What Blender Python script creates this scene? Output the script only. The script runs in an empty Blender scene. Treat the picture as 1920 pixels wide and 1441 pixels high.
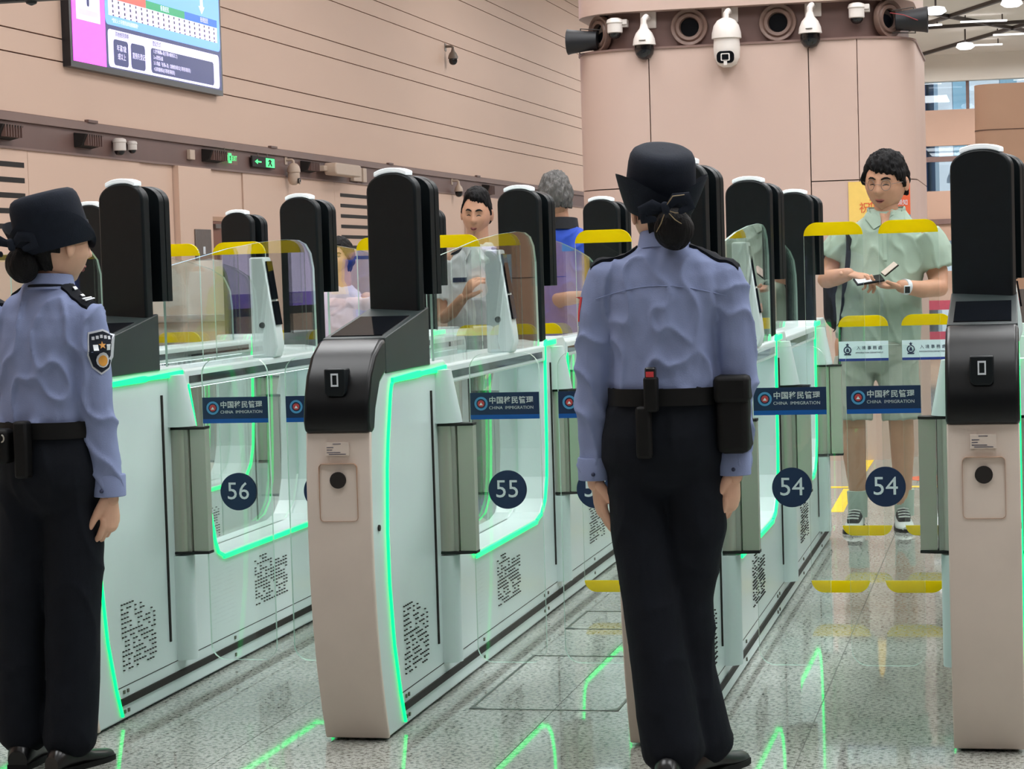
import bpy, bmesh, math, random
from mathutils import Vector, Matrix, noise
R = math.radians
random.seed(7)
scene = bpy.context.scene
COL = scene.collection

# ------------------------------------------------------------------ camera
cd = bpy.data.cameras.new('camera')
cam = bpy.data.objects.new('camera', cd)
COL.objects.link(cam)
cd.sensor_width = 36.0
cd.lens = 4200.0 / 1920.0 * 36.0
cd.clip_end = 400
YAW, PITCH, ROLL = math.atan(951 / 4200), math.atan(219 / 4200), 0.03
fw = Vector((-math.sin(YAW) * math.cos(PITCH), math.cos(YAW) * math.cos(PITCH), -math.sin(PITCH)))
r0 = Vector((math.cos(YAW), math.sin(YAW), 0))
u0 = r0.cross(fw)
rt = r0 * math.cos(ROLL) - u0 * math.sin(ROLL)
up = u0 * math.cos(ROLL) + r0 * math.sin(ROLL)
cam.matrix_world = Matrix(((rt.x, up.x, -fw.x, 0), (rt.y, up.y, -fw.y, 0), (rt.z, up.z, -fw.z, 1.35), (0, 0, 0, 1)))
scene.camera = cam

# ------------------------------------------------------------------ world, light, exposure
vs = scene.view_settings
vs.view_transform = 'Standard'
vs.look = 'None'
vs.exposure = 0.0
vs.gamma = 1.0
vs.use_curve_mapping = False
scene.cycles.transparent_max_bounces = 32
scene.cycles.max_bounces = 5
scene.cycles.diffuse_bounces = 3
scene.cycles.glossy_bounces = 4
scene.cycles.sample_clamp_indirect = 6
scene.cycles.use_adaptive_sampling = True
scene.cycles.adaptive_threshold = 0.08
scene.cycles.adaptive_min_samples = 20
wd = bpy.data.worlds.new('world')
scene.world = wd
wd.use_nodes = True
wn = wd.node_tree.nodes
sky = wn.new('ShaderNodeTexSky')
sky.sky_type = 'HOSEK_WILKIE'
sky.sun_direction = (0.3, -0.6, 0.74)
sky.turbidity = 5
wn['Background'].inputs['Strength'].default_value = 2.2
wd.node_tree.links.new(sky.outputs[0], wn['Background'].inputs[0])

sl = bpy.data.lights.new('sun', 'SUN'); sl.energy = 3.2; sl.angle = R(1); sl.color = (1, .97, .92)
so_ = bpy.data.objects.new('sun', sl); COL.objects.link(so_)
so_.rotation_euler = Vector((-.3, .6, -.74)).to_track_quat('-Z', 'Y').to_euler()      # daylight on the city outside; the hall is closed to it
def area(name, loc, sx, sy, power, color=(.975, .985, 1)):
    l = bpy.data.lights.new(name, 'AREA')
    l.shape = 'RECTANGLE'
    l.size, l.size_y, l.energy, l.color = sx, sy, power, color
    o = bpy.data.objects.new(name, l)
    o.location = loc
    COL.objects.link(o)
    return o
LIGHT = 1.0
for ly, pw in ((-5, 70), (5, 380), (12, 430), (20, 320), (30, 300), (42, 320), (56, 360), (72, 620), (84, 680)):
    for lx in (-4.5, 1.5, 8):
        area('ceiling_lamp', (lx, ly, 8.7), 3.0, 5.0, pw * LIGHT)

# ------------------------------------------------------------------ materials
def lin(c):
    c = c / 255.0
    return c / 12.92 if c <= .04045 else ((c + .055) / 1.055) ** 2.4
def rgb(r, g, b):
    return (lin(r), lin(g), lin(b), 1)
M = {}
def mat(name, col, rough=.5, metal=0., spec=.5, var=0., scale=20., bump=0., bscale=60., emit=0., coat=0., alpha=1., stretch=None):
    m = bpy.data.materials.new(name)
    m.use_nodes = True
    nt = m.node_tree
    b = nt.nodes['Principled BSDF']
    b.inputs['Base Color'].default_value = col
    b.inputs['Roughness'].default_value = rough
    b.inputs['Metallic'].default_value = metal
    b.inputs['Specular IOR Level'].default_value = spec
    b.inputs['Coat Weight'].default_value = coat
    if emit:
        b.inputs['Emission Color'].default_value = col
        b.inputs['Emission Strength'].default_value = emit
    g = None
    if var or bump:
        g = nt.nodes.new('ShaderNodeNewGeometry')
        src = g.outputs['Position']
        if stretch:
            mp = nt.nodes.new('ShaderNodeMapping')
            mp.inputs['Scale'].default_value = stretch
            nt.links.new(src, mp.inputs['Vector'])
            src = mp.outputs[0]
    if var:
        n = nt.nodes.new('ShaderNodeTexNoise')
        n.inputs['Scale'].default_value = scale
        n.inputs['Detail'].default_value = 3
        nt.links.new(src, n.inputs['Vector'])
        rp = nt.nodes.new('ShaderNodeValToRGB')
        rp.color_ramp.elements[0].position = .3
        rp.color_ramp.elements[1].position = .7
        rp.color_ramp.elements[0].color = tuple(max(0, c * (1 - var)) for c in col[:3]) + (1,)
        rp.color_ramp.elements[1].color = tuple(min(1, c * (1 + var)) for c in col[:3]) + (1,)
        nt.links.new(n.outputs['Fac'], rp.inputs['Fac'])
        nt.links.new(rp.outputs[0], b.inputs['Base Color'])
    if bump:
        n2 = nt.nodes.new('ShaderNodeTexNoise')
        n2.inputs['Scale'].default_value = bscale
        n2.inputs['Detail'].default_value = 4
        nt.links.new(src, n2.inputs['Vector'])
        bp = nt.nodes.new('ShaderNodeBump')
        bp.inputs['Strength'].default_value = bump
        bp.inputs['Distance'].default_value = .01
        nt.links.new(n2.outputs['Fac'], bp.inputs['Height'])
        nt.links.new(bp.outputs[0], b.inputs['Normal'])
    M[name] = m
    return m

def glass_mat(name, tint, rough=.0, ior=1.5):
    m = bpy.data.materials.new(name)
    m.use_nodes = True
    nt = m.node_tree
    nt.nodes.remove(nt.nodes['Principled BSDF'])
    t = nt.nodes.new('ShaderNodeBsdfTransparent'); t.inputs[0].default_value = tint
    g = nt.nodes.new('ShaderNodeBsdfGlossy'); g.inputs['Roughness'].default_value = rough
    f = nt.nodes.new('ShaderNodeFresnel')
    ge = nt.nodes.new('ShaderNodeNewGeometry')      # both faces of the thin pane reflect like glass seen from air
    ma = nt.nodes.new('ShaderNodeMath'); ma.operation = 'MULTIPLY_ADD'
    ma.inputs[1].default_value = 1 / ior - ior; ma.inputs[2].default_value = ior
    nt.links.new(ge.outputs['Backfacing'], ma.inputs[0])
    nt.links.new(ma.outputs[0], f.inputs['IOR'])
    x = nt.nodes.new('ShaderNodeMixShader')
    nt.links.new(f.outputs[0], x.inputs[0])
    nt.links.new(t.outputs[0], x.inputs[1])
    nt.links.new(g.outputs[0], x.inputs[2])
    nt.links.new(x.outputs[0], nt.nodes['Material Output'].inputs[0])
    M[name] = m
    return m

mat('peach', rgb(224, 192, 172), .55, var=.035, scale=.7, stretch=(1, .25, 1))
mat('peach_column', rgb(207, 180, 168), .45, var=.03, scale=.9)
mat('peach_dark', rgb(186, 146, 118), .55, var=.05, scale=1.2)
mat('wall_gap', rgb(96, 70, 58), .8, var=.1)
mat('band', rgb(112, 86, 80), .5, var=.06, scale=1.5)
mat('band_ledge', rgb(132, 106, 98), .45, var=.05, scale=1.5)
mat('slot_black', rgb(28, 22, 20), .7, var=.1)
mat('door_brown', rgb(126, 76, 56), .45, var=.12, scale=4, stretch=(1, 1, .2))
mat('grey_metal', rgb(120, 112, 108), .35, .6, var=.05)
mat('fill_glow', rgb(240, 250, 255), .4, emit=1.6)  # glow of the fill strips added under the gate rails
mat('back_wall', rgb(120, 112, 108), .6, var=.05, scale=.5)
mat('ceiling', rgb(214, 206, 196), .8, var=.03, scale=.5)
mat('ceiling_rib', rgb(70, 62, 58), .6, var=.1)
mat('white', rgb(214, 228, 228), .28, spec=.5, var=.015, scale=6)
mat('champagne', rgb(228, 213, 201), .5, var=.03, scale=8)
mat('black', rgb(14, 22, 26), .45, spec=.3, var=.12, scale=30)
mat('black_gloss', rgb(10, 13, 16), .34, spec=.35, var=.1, scale=25)
mat('dark_cheek', rgb(36, 47, 47), .45, var=.06, scale=15)
mat('screen_dark', rgb(14, 18, 24), .06, spec=.6, var=.1, scale=4)
mat('steel', rgb(186, 184, 174), .42, .6, var=.06, scale=3, stretch=(1, 1, .1))
mat('steel_dark', rgb(112, 108, 98), .3, .85, var=.06, scale=3)
mat('led', (.0, 1, .20, 1), .4, emit=1.8)
mat('cap_white', rgb(240, 246, 250), .35, emit=.35)
def film(name, col, w=.65):
    m = mat(name, col, .35, var=.03, scale=30)
    nt = m.node_tree; b = nt.nodes['Principled BSDF']
    t = nt.nodes.new('ShaderNodeBsdfTranslucent'); t.inputs[0].default_value = col
    x = nt.nodes.new('ShaderNodeMixShader'); x.inputs[0].default_value = w
    nt.links.new(b.outputs[0], x.inputs[1]); nt.links.new(t.outputs[0], x.inputs[2])
    nt.links.new(x.outputs[0], nt.nodes['Material Output'].inputs[0])
film('yellow', rgb(255, 232, 0))
mat('navy', rgb(22, 44, 82), .4, var=.03)
mat('blue_stripe', rgb(0, 84, 168), .4, var=.03)
mat('sign_white', rgb(225, 232, 238), .4, var=.01)
mat('sign_silver', rgb(205, 208, 212), .4, var=.02)
mat('hk_white', rgb(226, 242, 250), .4, var=.01)
mat('hk_blue', rgb(36, 56, 140), .4, var=.02)
mat('ink', rgb(44, 52, 84), .5, var=.02)
mat('emblem_blue', rgb(82, 150, 200), .4, var=.02)
mat('emblem_red', rgb(196, 70, 74), .4, var=.02)
mat('rubber', rgb(18, 18, 18), .7, var=.1)
mat('grout', rgb(96, 100, 94), .7, var=.1)
mat('paper', rgb(205, 190, 178), .6, var=.02)
mat('glass_edge', rgb(196, 226, 214), .15, var=.02)
glass_mat('glass', (.965, .985, .975, 1))
glass_mat('glass_window', (.9, .97, 1, 1))

def granite():
    m = bpy.data.materials.new('granite'); m.use_nodes = True
    nt = m.node_tree; b = nt.nodes['Principled BSDF']
    g = nt.nodes.new('ShaderNodeNewGeometry')
    def nz(scale, det, lo, hi, c0, c1):
        n = nt.nodes.new('ShaderNodeTexNoise'); n.inputs['Scale'].default_value = scale; n.inputs['Detail'].default_value = det
        nt.links.new(g.outputs['Position'], n.inputs['Vector'])
        r = nt.nodes.new('ShaderNodeValToRGB')
        r.color_ramp.elements[0].position = lo; r.color_ramp.elements[1].position = hi
        r.color_ramp.elements[0].color = c0; r.color_ramp.elements[1].color = c1
        nt.links.new(n.outputs['Fac'], r.inputs['Fac'])
        return r
    a = nz(75, 4, .36, .50, rgb(108, 110, 106), rgb(196, 198, 192))
    c = nz(150, 2, .58, .68, (0, 0, 0, 1), (1, 1, 1, 1))
    d = nz(1.2, 2, .3, .7, rgb(205, 205, 200), rgb(255, 255, 255))
    mx = nt.nodes.new('ShaderNodeMix'); mx.data_type = 'RGBA'
    nt.links.new(c.outputs[0], mx.inputs['Factor'])
    nt.links.new(a.outputs[0], mx.inputs[6])
    mx.inputs[7].default_value = rgb(62, 64, 62)
    mm = nt.nodes.new('ShaderNodeMix'); mm.data_type = 'RGBA'; mm.blend_type = 'MULTIPLY'
    mm.inputs['Factor'].default_value = 1
    nt.links.new(mx.outputs[2], mm.inputs[6]); nt.links.new(d.outputs[0], mm.inputs[7])
    nt.links.new(mm.outputs[2], b.inputs['Base Color'])
    b.inputs['Roughness'].default_value = .035
    b.inputs['Specular IOR Level'].default_value = .5
    M['granite'] = m
granite()

# ------------------------------------------------------------------ mesh helpers
LAB = bpy.data.scenes.new('modelling_bench')        # empty side scene in which modifiers and text are baked to meshes
def bake(o):
    LAB.collection.objects.link(o)
    vl = LAB.view_layers[0]; vl.update()
    me = bpy.data.meshes.new_from_object(o.evaluated_get(vl.depsgraph))
    bpy.data.objects.remove(o)
    return me
class MB:
    def __init__(s):
        s.v = []; s.f = []; s.m = []
    def add(s, vs_, fs, mi=0):
        k = len(s.v)
        s.v += [tuple(p) for p in vs_]
        s.f += [tuple(i + k for i in q) for q in fs]
        s.m += [mi] * len(fs)
        return s
    def box(s, x0, x1, y0, y1, z0, z1, mi=0):
        return s.add([(x0, y0, z0), (x1, y0, z0), (x1, y1, z0), (x0, y1, z0), (x0, y0, z1), (x1, y0, z1), (x1, y1, z1), (x0, y1, z1)],
                     [(0, 3, 2, 1), (4, 5, 6, 7), (0, 1, 5, 4), (1, 2, 6, 5), (2, 3, 7, 6), (3, 0, 4, 7)], mi)
    def prism(s, poly, axis, a0, a1, mi=0, mside=None, mat4=None):
        """poly: list of 2-D points; axis 'x' -> (y,z), 'y' -> (x,z), 'z' -> (x,y)"""
        def P(p, a):
            return {'x': (a, p[0], p[1]), 'y': (p[0], a, p[1]), 'z': (p[0], p[1], a)}[axis]
        n = len(poly)
        vv = [P(p, a0) for p in poly] + [P(p, a1) for p in poly]
        if mat4:
            vv = [mat4 @ Vector(q) for q in vv]
        k = len(s.v)
        s.v += [tuple(q) for q in vv]
        s.f += [tuple(k + i for i in range(n))[::-1], tuple(k + n + i for i in range(n))]
        s.m += [mi, mi]
        for i in range(n):
            j = (i + 1) % n
            s.f.append((k + i, k + j, k + n + j, k + n + i)); s.m.append(mi if mside is None else mside)
        return s
    def tube(s, pts, rad, n=8, mi=0, cap=True, sx=1.0):
        pts = [Vector(p) for p in pts]
        rads = rad if isinstance(rad, (list, tuple)) else [rad] * len(pts)
        k = len(s.v); prev = None
        for i, p in enumerate(pts):
            t = (pts[min(i + 1, len(pts) - 1)] - pts[max(i - 1, 0)]).normalized()
            if prev is None:
                a = Vector((0, 0, 1)) if abs(t.z) < .9 else Vector((1, 0, 0))
                e1 = t.cross(a).normalized()
            else:
                e1 = (prev - t * prev.dot(t)).normalized()
            prev = e1; e2 = t.cross(e1)
            for j in range(n):
                an = 2 * math.pi * j / n
                s.v.append(tuple(p + (e1 * math.cos(an) * sx + e2 * math.sin(an)) * rads[i]))
        for i in range(len(pts) - 1):
            for j in range(n):
                a = k + i * n + j; b = k + i * n + (j + 1) % n
                s.f.append((a, b, b + n, a + n)); s.m.append(mi)
        if cap:
            s.f.append(tuple(k + j for j in range(n))[::-1]); s.m.append(mi)
            e = k + (len(pts) - 1) * n
            s.f.append(tuple(e + j for j in range(n))); s.m.append(mi)
        return s
    def lathe(s, prof, n=24, mi=0, mat4=None, sx=1., sy=1.):
        """prof: list of (r, z) about the z axis"""
        k = len(s.v)
        for r, z in prof:
            for j in range(n):
                an = 2 * math.pi * j / n
                q = Vector((r * math.cos(an) * sx, r * math.sin(an) * sy, z))
                if mat4: q = mat4 @ q
                s.v.append(tuple(q))
        for i in range(len(prof) - 1):
            for j in range(n):
                a = k + i * n + j; b = k + i * n + (j + 1) % n
                s.f.append((a, b, b + n, a + n)); s.m.append(mi)
        s.f.append(tuple(k + j for j in range(n))[::-1]); s.m.append(mi)
        e = k + (len(prof) - 1) * n
        s.f.append(tuple(e + j for j in range(n))); s.m.append(mi)
        return s
    def mesh(s, name, mats, smooth=False):
        me = bpy.data.meshes.new(name)
        me.from_pydata(s.v, [], s.f)
        for mm in mats:
            me.materials.append(M[mm])
        for p, mi in zip(me.polygons, s.m):
            p.material_index = mi
        bm = bmesh.new(); bm.from_mesh(me)
        bmesh.ops.recalc_face_normals(bm, faces=bm.faces)
        bm.to_mesh(me); bm.free()
        if smooth:
            me.polygons.foreach_set('use_smooth', [True] * len(me.polygons))
            me.set_sharp_from_angle(angle=R(40))
        return me
    def build(s, name, mats, parent=None, smooth=False, bevel=0., seg=2):
        if isinstance(mats, str): mats = [mats]
        return link(name, s.mesh(name, mats, smooth or bevel > 0), parent, bevel, seg)

def link(name, me, parent=None, bevel=0., seg=2):
    o = bpy.data.objects.new(name, me)
    COL.objects.link(o)
    if parent: o.parent = parent
    if bevel:
        b = o.modifiers.new('bevel', 'BEVEL'); b.width = bevel; b.segments = seg
        b.limit_method = 'ANGLE'; b.angle_limit = R(38)
        b.use_clamp_overlap = True
    return o
def empty(name, loc=(0, 0, 0), rz=0.):
    o = bpy.data.objects.new(name, None)
    o.location = loc; o.rotation_euler = (0, 0, rz); o.empty_display_size = .1
    COL.objects.link(o)
    return o
def tag(o, label, cat, group=None):
    o['label'] = label; o['category'] = cat
    if group: o['group'] = group
    return o
def struct(o, label=None):
    o['kind'] = 'structure'
    if label: o['label'] = label
    return o
CACHE = {}
def cached(key, fn):
    if key not in CACHE: CACHE[key] = fn()
    return CACHE[key]
def text_mesh(body, size, m, align='CENTER', extrude=.0004, bold=0., spacing=1.0):
    def make():
        c = bpy.data.curves.new('text', 'FONT')
        c.body = body; c.size = size; c.align_x = align; c.align_y = 'CENTER'
        c.extrude = extrude; c.offset = bold; c.resolution_u = 3; c.space_character = spacing
        me = bake(bpy.data.objects.new('text', c))
        me.materials.clear(); me.materials.append(M[m])
        return me
    return cached(('text', body, size, m, align, extrude, bold, spacing), make)
FRONT = (R(90), 0, 0)          # faces -Y
SIDE = (R(90), 0, R(90))       # faces +X
def text(name, body, size, m, loc, rot, parent=None, **kw):
    o = link(name, text_mesh(body, size, m, **kw), parent)
    o.location = loc; o.rotation_euler = rot
    return o
def arc(cx, cy, r, a0, a1, n):
    return [(cx + r * math.cos(R(a0 + (a1 - a0) * i / n)), cy + r * math.sin(R(a0 + (a1 - a0) * i / n))) for i in range(n + 1)]
def rrect(x0, x1, y0, y1, r, n=6):
    return arc(x0 + r, y0 + r, r, 180, 270, n) + arc(x1 - r, y0 + r, r, 270, 360, n) + arc(x1 - r, y1 - r, r, 0, 90, n) + arc(x0 + r, y1 - r, r, 90, 180, n)
# ================================================================== THE SETTING
# floor: base plane, granite tiles with joints
fb = MB()
fb.box(-6.2, 2.6, 4.2, 18.6, -.05, -.004, 1)
fb.box(-10.6, 20, -14, 4.2, -.05, -.0005, 0)
fb.box(-10.6, 20, 18.6, 92, -.05, -.0005, 0)
fb.box(-10.6, -6.2, 4.2, 18.6, -.05, -.0005, 0)
fb.box(2.6, 20, 4.2, 18.6, -.05, -.0005, 0)
floor = struct(fb.build('floor', ['granite', 'grout']), 'polished grey speckled granite floor')
TS = .8
tile_me = MB().box(.0012, TS - .0012, .0012, TS - .0012, -.004, 0).mesh('floor_tile', ['granite'])
for i in range(11):
    for j in range(18):
        o = link('floor_tile', tile_me, floor)
        o.location = (-6.2 + i * TS, 4.2 + j * TS, 0)
# left wall: backing + long horizontal panels + dark equipment band + lower wall
WX = -10.6
wall = struct(MB().box(WX - .3, WX - .03, -14, 92, 0, 9.2).build('wall_left', 'wall_gap'), 'tall peach panelled wall with dark equipment band')
zs = [3.195, 3.85, 4.11, 4.775, 5.045, 5.69, 5.97, 6.63, 6.88, 7.55, 7.80, 8.47, 8.73, 9.15]
for a, b in zip(zs, zs[1:]):
    MB().box(WX - .03, WX, -14, 92, a + .008, b - .008).build('wall_panel', 'peach', wall)
MB().box(WX - .03, WX + .03, -14, 92, 3.10, 3.195).build('band_ledge', 'band_ledge', wall)
MB().box(WX - .03, WX - .005, -14, 92, 2.82, 3.10).build('band_panel', 'band', wall)
MB().box(WX - .03, WX + .02, -14, 92, 2.795, 2.82).build('band_sill', 'band_ledge', wall)
def lowpanel(y0, y1, dx=0., m='peach'):
    MB().box(WX - .03, WX + dx, y0 + .006, y1 - .006, 0, 2.795).build('lower_panel', m, wall)
for y0, y1, dx in ((-14, 12, 0), (12, 18, 0), (18, 23, .0), (23, 26.25, 0), (26.25, 27.4, -.02), (27.4, 28.62, .06), (28.62, 30.05, -.02), (30.05, 34.4, 0), (34.4, 38, 0), (38, 43, 0), (43, 49, 0.04), (49, 92, 0)):
    lowpanel(y0, y1, dx)
for y0, y1, n, z0 in ((18.2, 22.9, 7, 2.629), (34.7, 37.6, 7, 2.60)):
    for k in range(n):
        MB().box(WX - .02, WX + .004, y0, y1, z0 - k * .168 - .028, z0 - k * .168 + .028).build('louvre_slot', 'slot_black', wall)
for y0 in (24.6, 31.2, 37.5, 44):
    MB().box(WX, WX + .05, y0, y0 + .28, 3.195, 3.225).build('cable_clip', 'band', wall)
d1 = struct(MB().box(WX - .02, WX + .012, 28.66, 29.62, 0, 2.1).build('door_1', 'door_brown'), 'brown door in the peach wall')
dfr = MB(); dfr.box(WX - .02, WX + .02, 28.6, 28.66, 0, 2.16); dfr.box(WX - .02, WX + .02, 29.62, 29.68, 0, 2.16); dfr.box(WX - .02, WX + .02, 28.66, 29.62, 2.1, 2.16)
dfr.build('door_frame', 'peach_dark', d1)
MB().box(WX + .012, WX + .05, 28.75, 29.0, 2.0, 2.06).build('door_closer', 'grey_metal', d1)
MB().tube([(WX + .05, 29.5, .95), (WX + .05, 29.5, 1.15)], .012).build('door_handle', 'steel', d1)
# back and right walls of the hall (behind and beside the camera), ceiling
struct(MB().box(-10.6, 20, -14.3, -14, 0, 9.2).build('wall_back', 'back_wall'), 'grey wall behind the camera')
struct(MB().box(20, 20.3, -14, 92, 0, 9.2).build('wall_right', 'peach'), 'peach wall on the right of the hall')
ceil = struct(MB().box(-10.9, 20.3, -14.3, 92.3, 9.15, 9.4).build('ceiling', 'ceiling'), 'pale ceiling with dark crossing ribs')
# dark crossing ribs and lamps of the far ceiling
for (x0, y0, x1, y1) in ((-8, 60, 4, 90), (4, 60, -8, 90), (-4, 60, 8, 90), (8, 60, -4, 90), (-10, 79, 10, 77), (-10, 67.5, 10, 70)):
    d = Vector((x1 - x0, y1 - y0, 0)).normalized(); nrm = Vector((-d.y, d.x, 0)) * .075
    p = [Vector((x0, y0, 0)) - nrm, Vector((x1, y1, 0)) - nrm, Vector((x1, y1, 0)) + nrm, Vector((x0, y0, 0)) + nrm]
    MB().prism([(q.x, q.y) for q in p], 'z', 9.04, 9.16).build('ceiling_rib', 'ceiling_rib', ceil)
mat('lamp_glow', rgb(250, 250, 255), .4, emit=2.2)
def pendant(x, y, label):
    o = empty('pendant_lamp', (x, y, 8.45))
    tag(o, label, 'lamp', 'lamps under the far ceiling')
    MB().lathe([(.10, .24), (.26, .21), (.32, .08), (.20, .0)], 8).build('lamp_body', 'lamp_glow', o)
    MB().tube([(0, 0, .2), (0, 0, .7)], .03).build('lamp_rod', 'ceiling_rib', o)
for i, (x, y) in enumerate(((-2.2, 68), (-1.6, 80), (.0, 67))):
    pendant(x, y, ('glowing hanging lamp high up beside the horn speaker on the column', 'small glowing hanging lamp farther back above the windows', 'glowing hanging lamp at the right edge of the ceiling')[i])
for i, (x, y, a) in enumerate(((-3.0, 76, 80), (-.9, 75.5, 100), (0.1, 80.5, 95), (-1.1, 84, 100))):
    o = empty('linear_lamp')
    MB().box(-.06, .06, -.75, .75, 0, .05).build('tube', 'lamp_glow', o)
    for q in (-.6, .6): MB().box(-.02, .02, q - .02, q + .02, .05, .24).build('hanger', 'ceiling_rib', o)
    o.location = (x, y, 8.91); o.rotation_euler = (0, 0, R(a))
    tag(o, ('bright strip lamp on the far ceiling next to the column edge', 'bright slanting strip lamp in the middle of the far ceiling', 'bright strip lamp at the right end of the far ceiling', 'faint strip lamp farthest back above the windows')[i], 'lamp', 'strip lamps on the far ceiling')
# far wall with two window bands, city buildings beyond
FY = 90.0
mat('far_wall', rgb(176, 142, 122), .6, var=.04, scale=.4)
mat('far_soffit', rgb(228, 220, 210), .7, var=.03, scale=.4)
fwm = struct(MB().box(-10.6, 20, FY, FY + .4, 5.62, 7.02).build('wall_far', 'far_wall'), 'far wall of the hall with two bands of windows')
def fpart(n, m, z0, z1, y0=FY, y1=FY + .4):
    MB().box(-10.6, 20, y0, y1, z0, z1).build(n, m, fwm)
fpart('soffit_panel', 'far_soffit', 8.12, 9.15, FY - .3)
fpart('lower_wall', 'far_wall', 2.75, 3.85)
fpart('dark_beam', 'band', 2.55, 2.75, FY - .1)
fpart('lower_wall', 'far_wall', 1.9, 2.55)
fpart('base_wall', 'far_wall', 0, .7)
for k, (z0, z1) in enumerate(((7.02, 8.12), (3.85, 5.62), (.7, 1.9))):
    w = struct(MB().box(-10.6, 20, FY + .18, FY + .2, z0, z1).build('window_%d' % (k + 1), 'glass_window'), ('upper', 'middle', 'lower')[k] + ' band of windows in the far wall')
    for x in (-9.6, -7.2, -4.7, -1.75, .7, 3.2, 5.7, 8.2, 12, 16):
        MB().box(x - .06, x + .06, FY + .1, FY + .3, z0, z1).build('mullion', 'band', w)
    if k == 1:
        MB().box(-10.6, 20, FY + .1, FY + .3, 5.0, 5.2).build('transom', 'band', w)
mat('tower_white', rgb(225, 228, 235), .7, var=.04, scale=.1)
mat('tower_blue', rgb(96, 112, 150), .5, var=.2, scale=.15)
mat('tower_glass', rgb(150, 185, 205), .2, var=.2, scale=.2)
def tower(x0, x1, y0, z1, m, label, cols, rows, zw):
    t = empty('apartment_tower', ((x0 + x1) / 2, y0, -12))
    tag(t, label, 'building')
    w = x1 - x0
    MB().box(-w / 2, w / 2, 0, 12, 0, z1 + 12).build('wall', m, t)
    me = MB().box(-.4, .4, -.08, .05, 0, 1.4).mesh('window', ['tower_glass'])
    sill = MB().box(-.62, .62, -.3, .05, -.2, 0).mesh('sill', [m])
    for i in range(cols):
        for j in range(rows):
            for mm, nm in ((me, 'window'), (sill, 'sill')):
                o = link(nm, mm, t)
                o.location = (-w / 2 + (i + .5) * w / cols, 0, zw + j * 3.0)
tower(-3.6, .9, 112, 40, 'tower_white', 'white apartment block seen through the far windows', 2, 14, 8.4)
tower(-12.5, -4.4, 118, 40, 'tower_blue', 'blue grey apartment block left of the white block outside', 6, 14, 8)
tower(1.6, 12, 124, 40, 'tower_glass', 'pale green glass block at the right outside the windows', 5, 14, 8)
# brown clad block (right background)
blk = struct(MB().prism(rrect(-.5, 3.2, 30, 33, .25), 'z', 0, 3.55).build('column_block', 'peach_dark', smooth=True), 'orange brown clad block in the right background')
for z in (1.2, 2.35, 2.95):
    MB().prism(rrect(-.504, 3.204, 29.996, 33.004, .25), 'z', z, z + .012).build('seam', 'wall_gap', blk)

# ------------------------------------------------------------------ big rounded column with dark equipment band
cx0, cx1, cy0, cy1, cr = -2.93, -.64, 15.0, 17.6, .42
column = struct(MB().prism(rrect(cx0 + .14, cx1 - .14, cy0 + .14, cy1 - .14, cr - .14, 12), 'z', 0, 9.15).build('column', 'wall_gap', smooth=True), 'large rounded peach column with a dark band of cameras')
def outline(off=0.):
    return rrect(cx0 - off, cx1 + off, cy0 - off, cy1 + off, cr + off, 12)
def shell(name, pts, z0, z1, m, th=.028):
    """pts: open polyline of the outline; panel of thickness th inward"""
    c = Vector(((cx0 + cx1) / 2, (cy0 + cy1) / 2))
    ins = []
    for i, p in enumerate(pts):
        a = Vector(pts[max(0, i - 1)]); b = Vector(pts[min(len(pts) - 1, i + 1)])
        t = (b - a).normalized(); n = Vector((-t.y, t.x))
        if n.dot(c - Vector(p)) < 0: n = -n
        ins.append(tuple(Vector(p) + n * th))
    return MB().prism(list(pts) + ins[::-1], 'z', z0, z1).build(name, m, column, smooth=True)
g = .0035
FL = [(cx0 + cr, cy0), (-2.387 - g, cy0)]
arcL = arc(cx0 + cr, cy0 + cr, cr, 180, 270, 12)
arcR = arc(cx1 - cr, cy0 + cr, cr, 270, 360, 12)
front = [('L', [(cx0, cy1 - .6)] + arcL + [(-2.387 - g, cy0)]),
         ('C', [(-2.387 + g, cy0), (-1.319 - g, cy0)]),
         ('R', [(-1.319 + g, cy0), (cx1 - cr + .06 - .003, cy0)]),
         ('E', [(cx1 - cr + .06 + .003, cy0 + .002)] + arcR[2:] + [(cx1, cy1 - .6)])]
for nm, pts in front:
    for z0, z1 in (((0, 1.86 - g), (1.86 + g, 2.79)) if nm in 'LRE' else ((0, 2.79),)):
        shell('column_panel', pts, z0, z1, 'peach_column', .138)
shell('column_panel', [(cx0, cy1 - .6)] + arcL + [(cx1 - cr, cy0)] + arcR[1:] + [(cx1, cy1 - .6)], 3.05, 9.1, 'peach_column', .138)
shell('band_panel', [(cx0 + .11, cy1 - .6)] + arc(cx0 + cr, cy0 + cr, cr - .11, 180, 270, 12) + arc(cx1 - cr, cy0 + cr, cr - .11, 270, 360, 12) + [(cx1 - .11, cy1 - .6)], 2.80, 3.05, 'band', .02)
shell('band_soffit', [(cx0, cy1 - .6)] + arcL + [(cx1 - cr, cy0)] + arcR[1:] + [(cx1, cy1 - .6)], 3.045, 3.05, 'peach_column', .15)
for z0, z1 in ((2.785, 2.80),):
    shell('band_sill', [(cx0 - .01, cy1 - .6)] + arc(cx0 + cr, cy0 + cr, cr + .01, 180, 270, 12) + arc(cx1 - cr, cy0 + cr, cr + .01, 270, 360, 12) + [(cx1 + .01, cy1 - .6)], z0, z1, 'band_ledge', .16)
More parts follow.
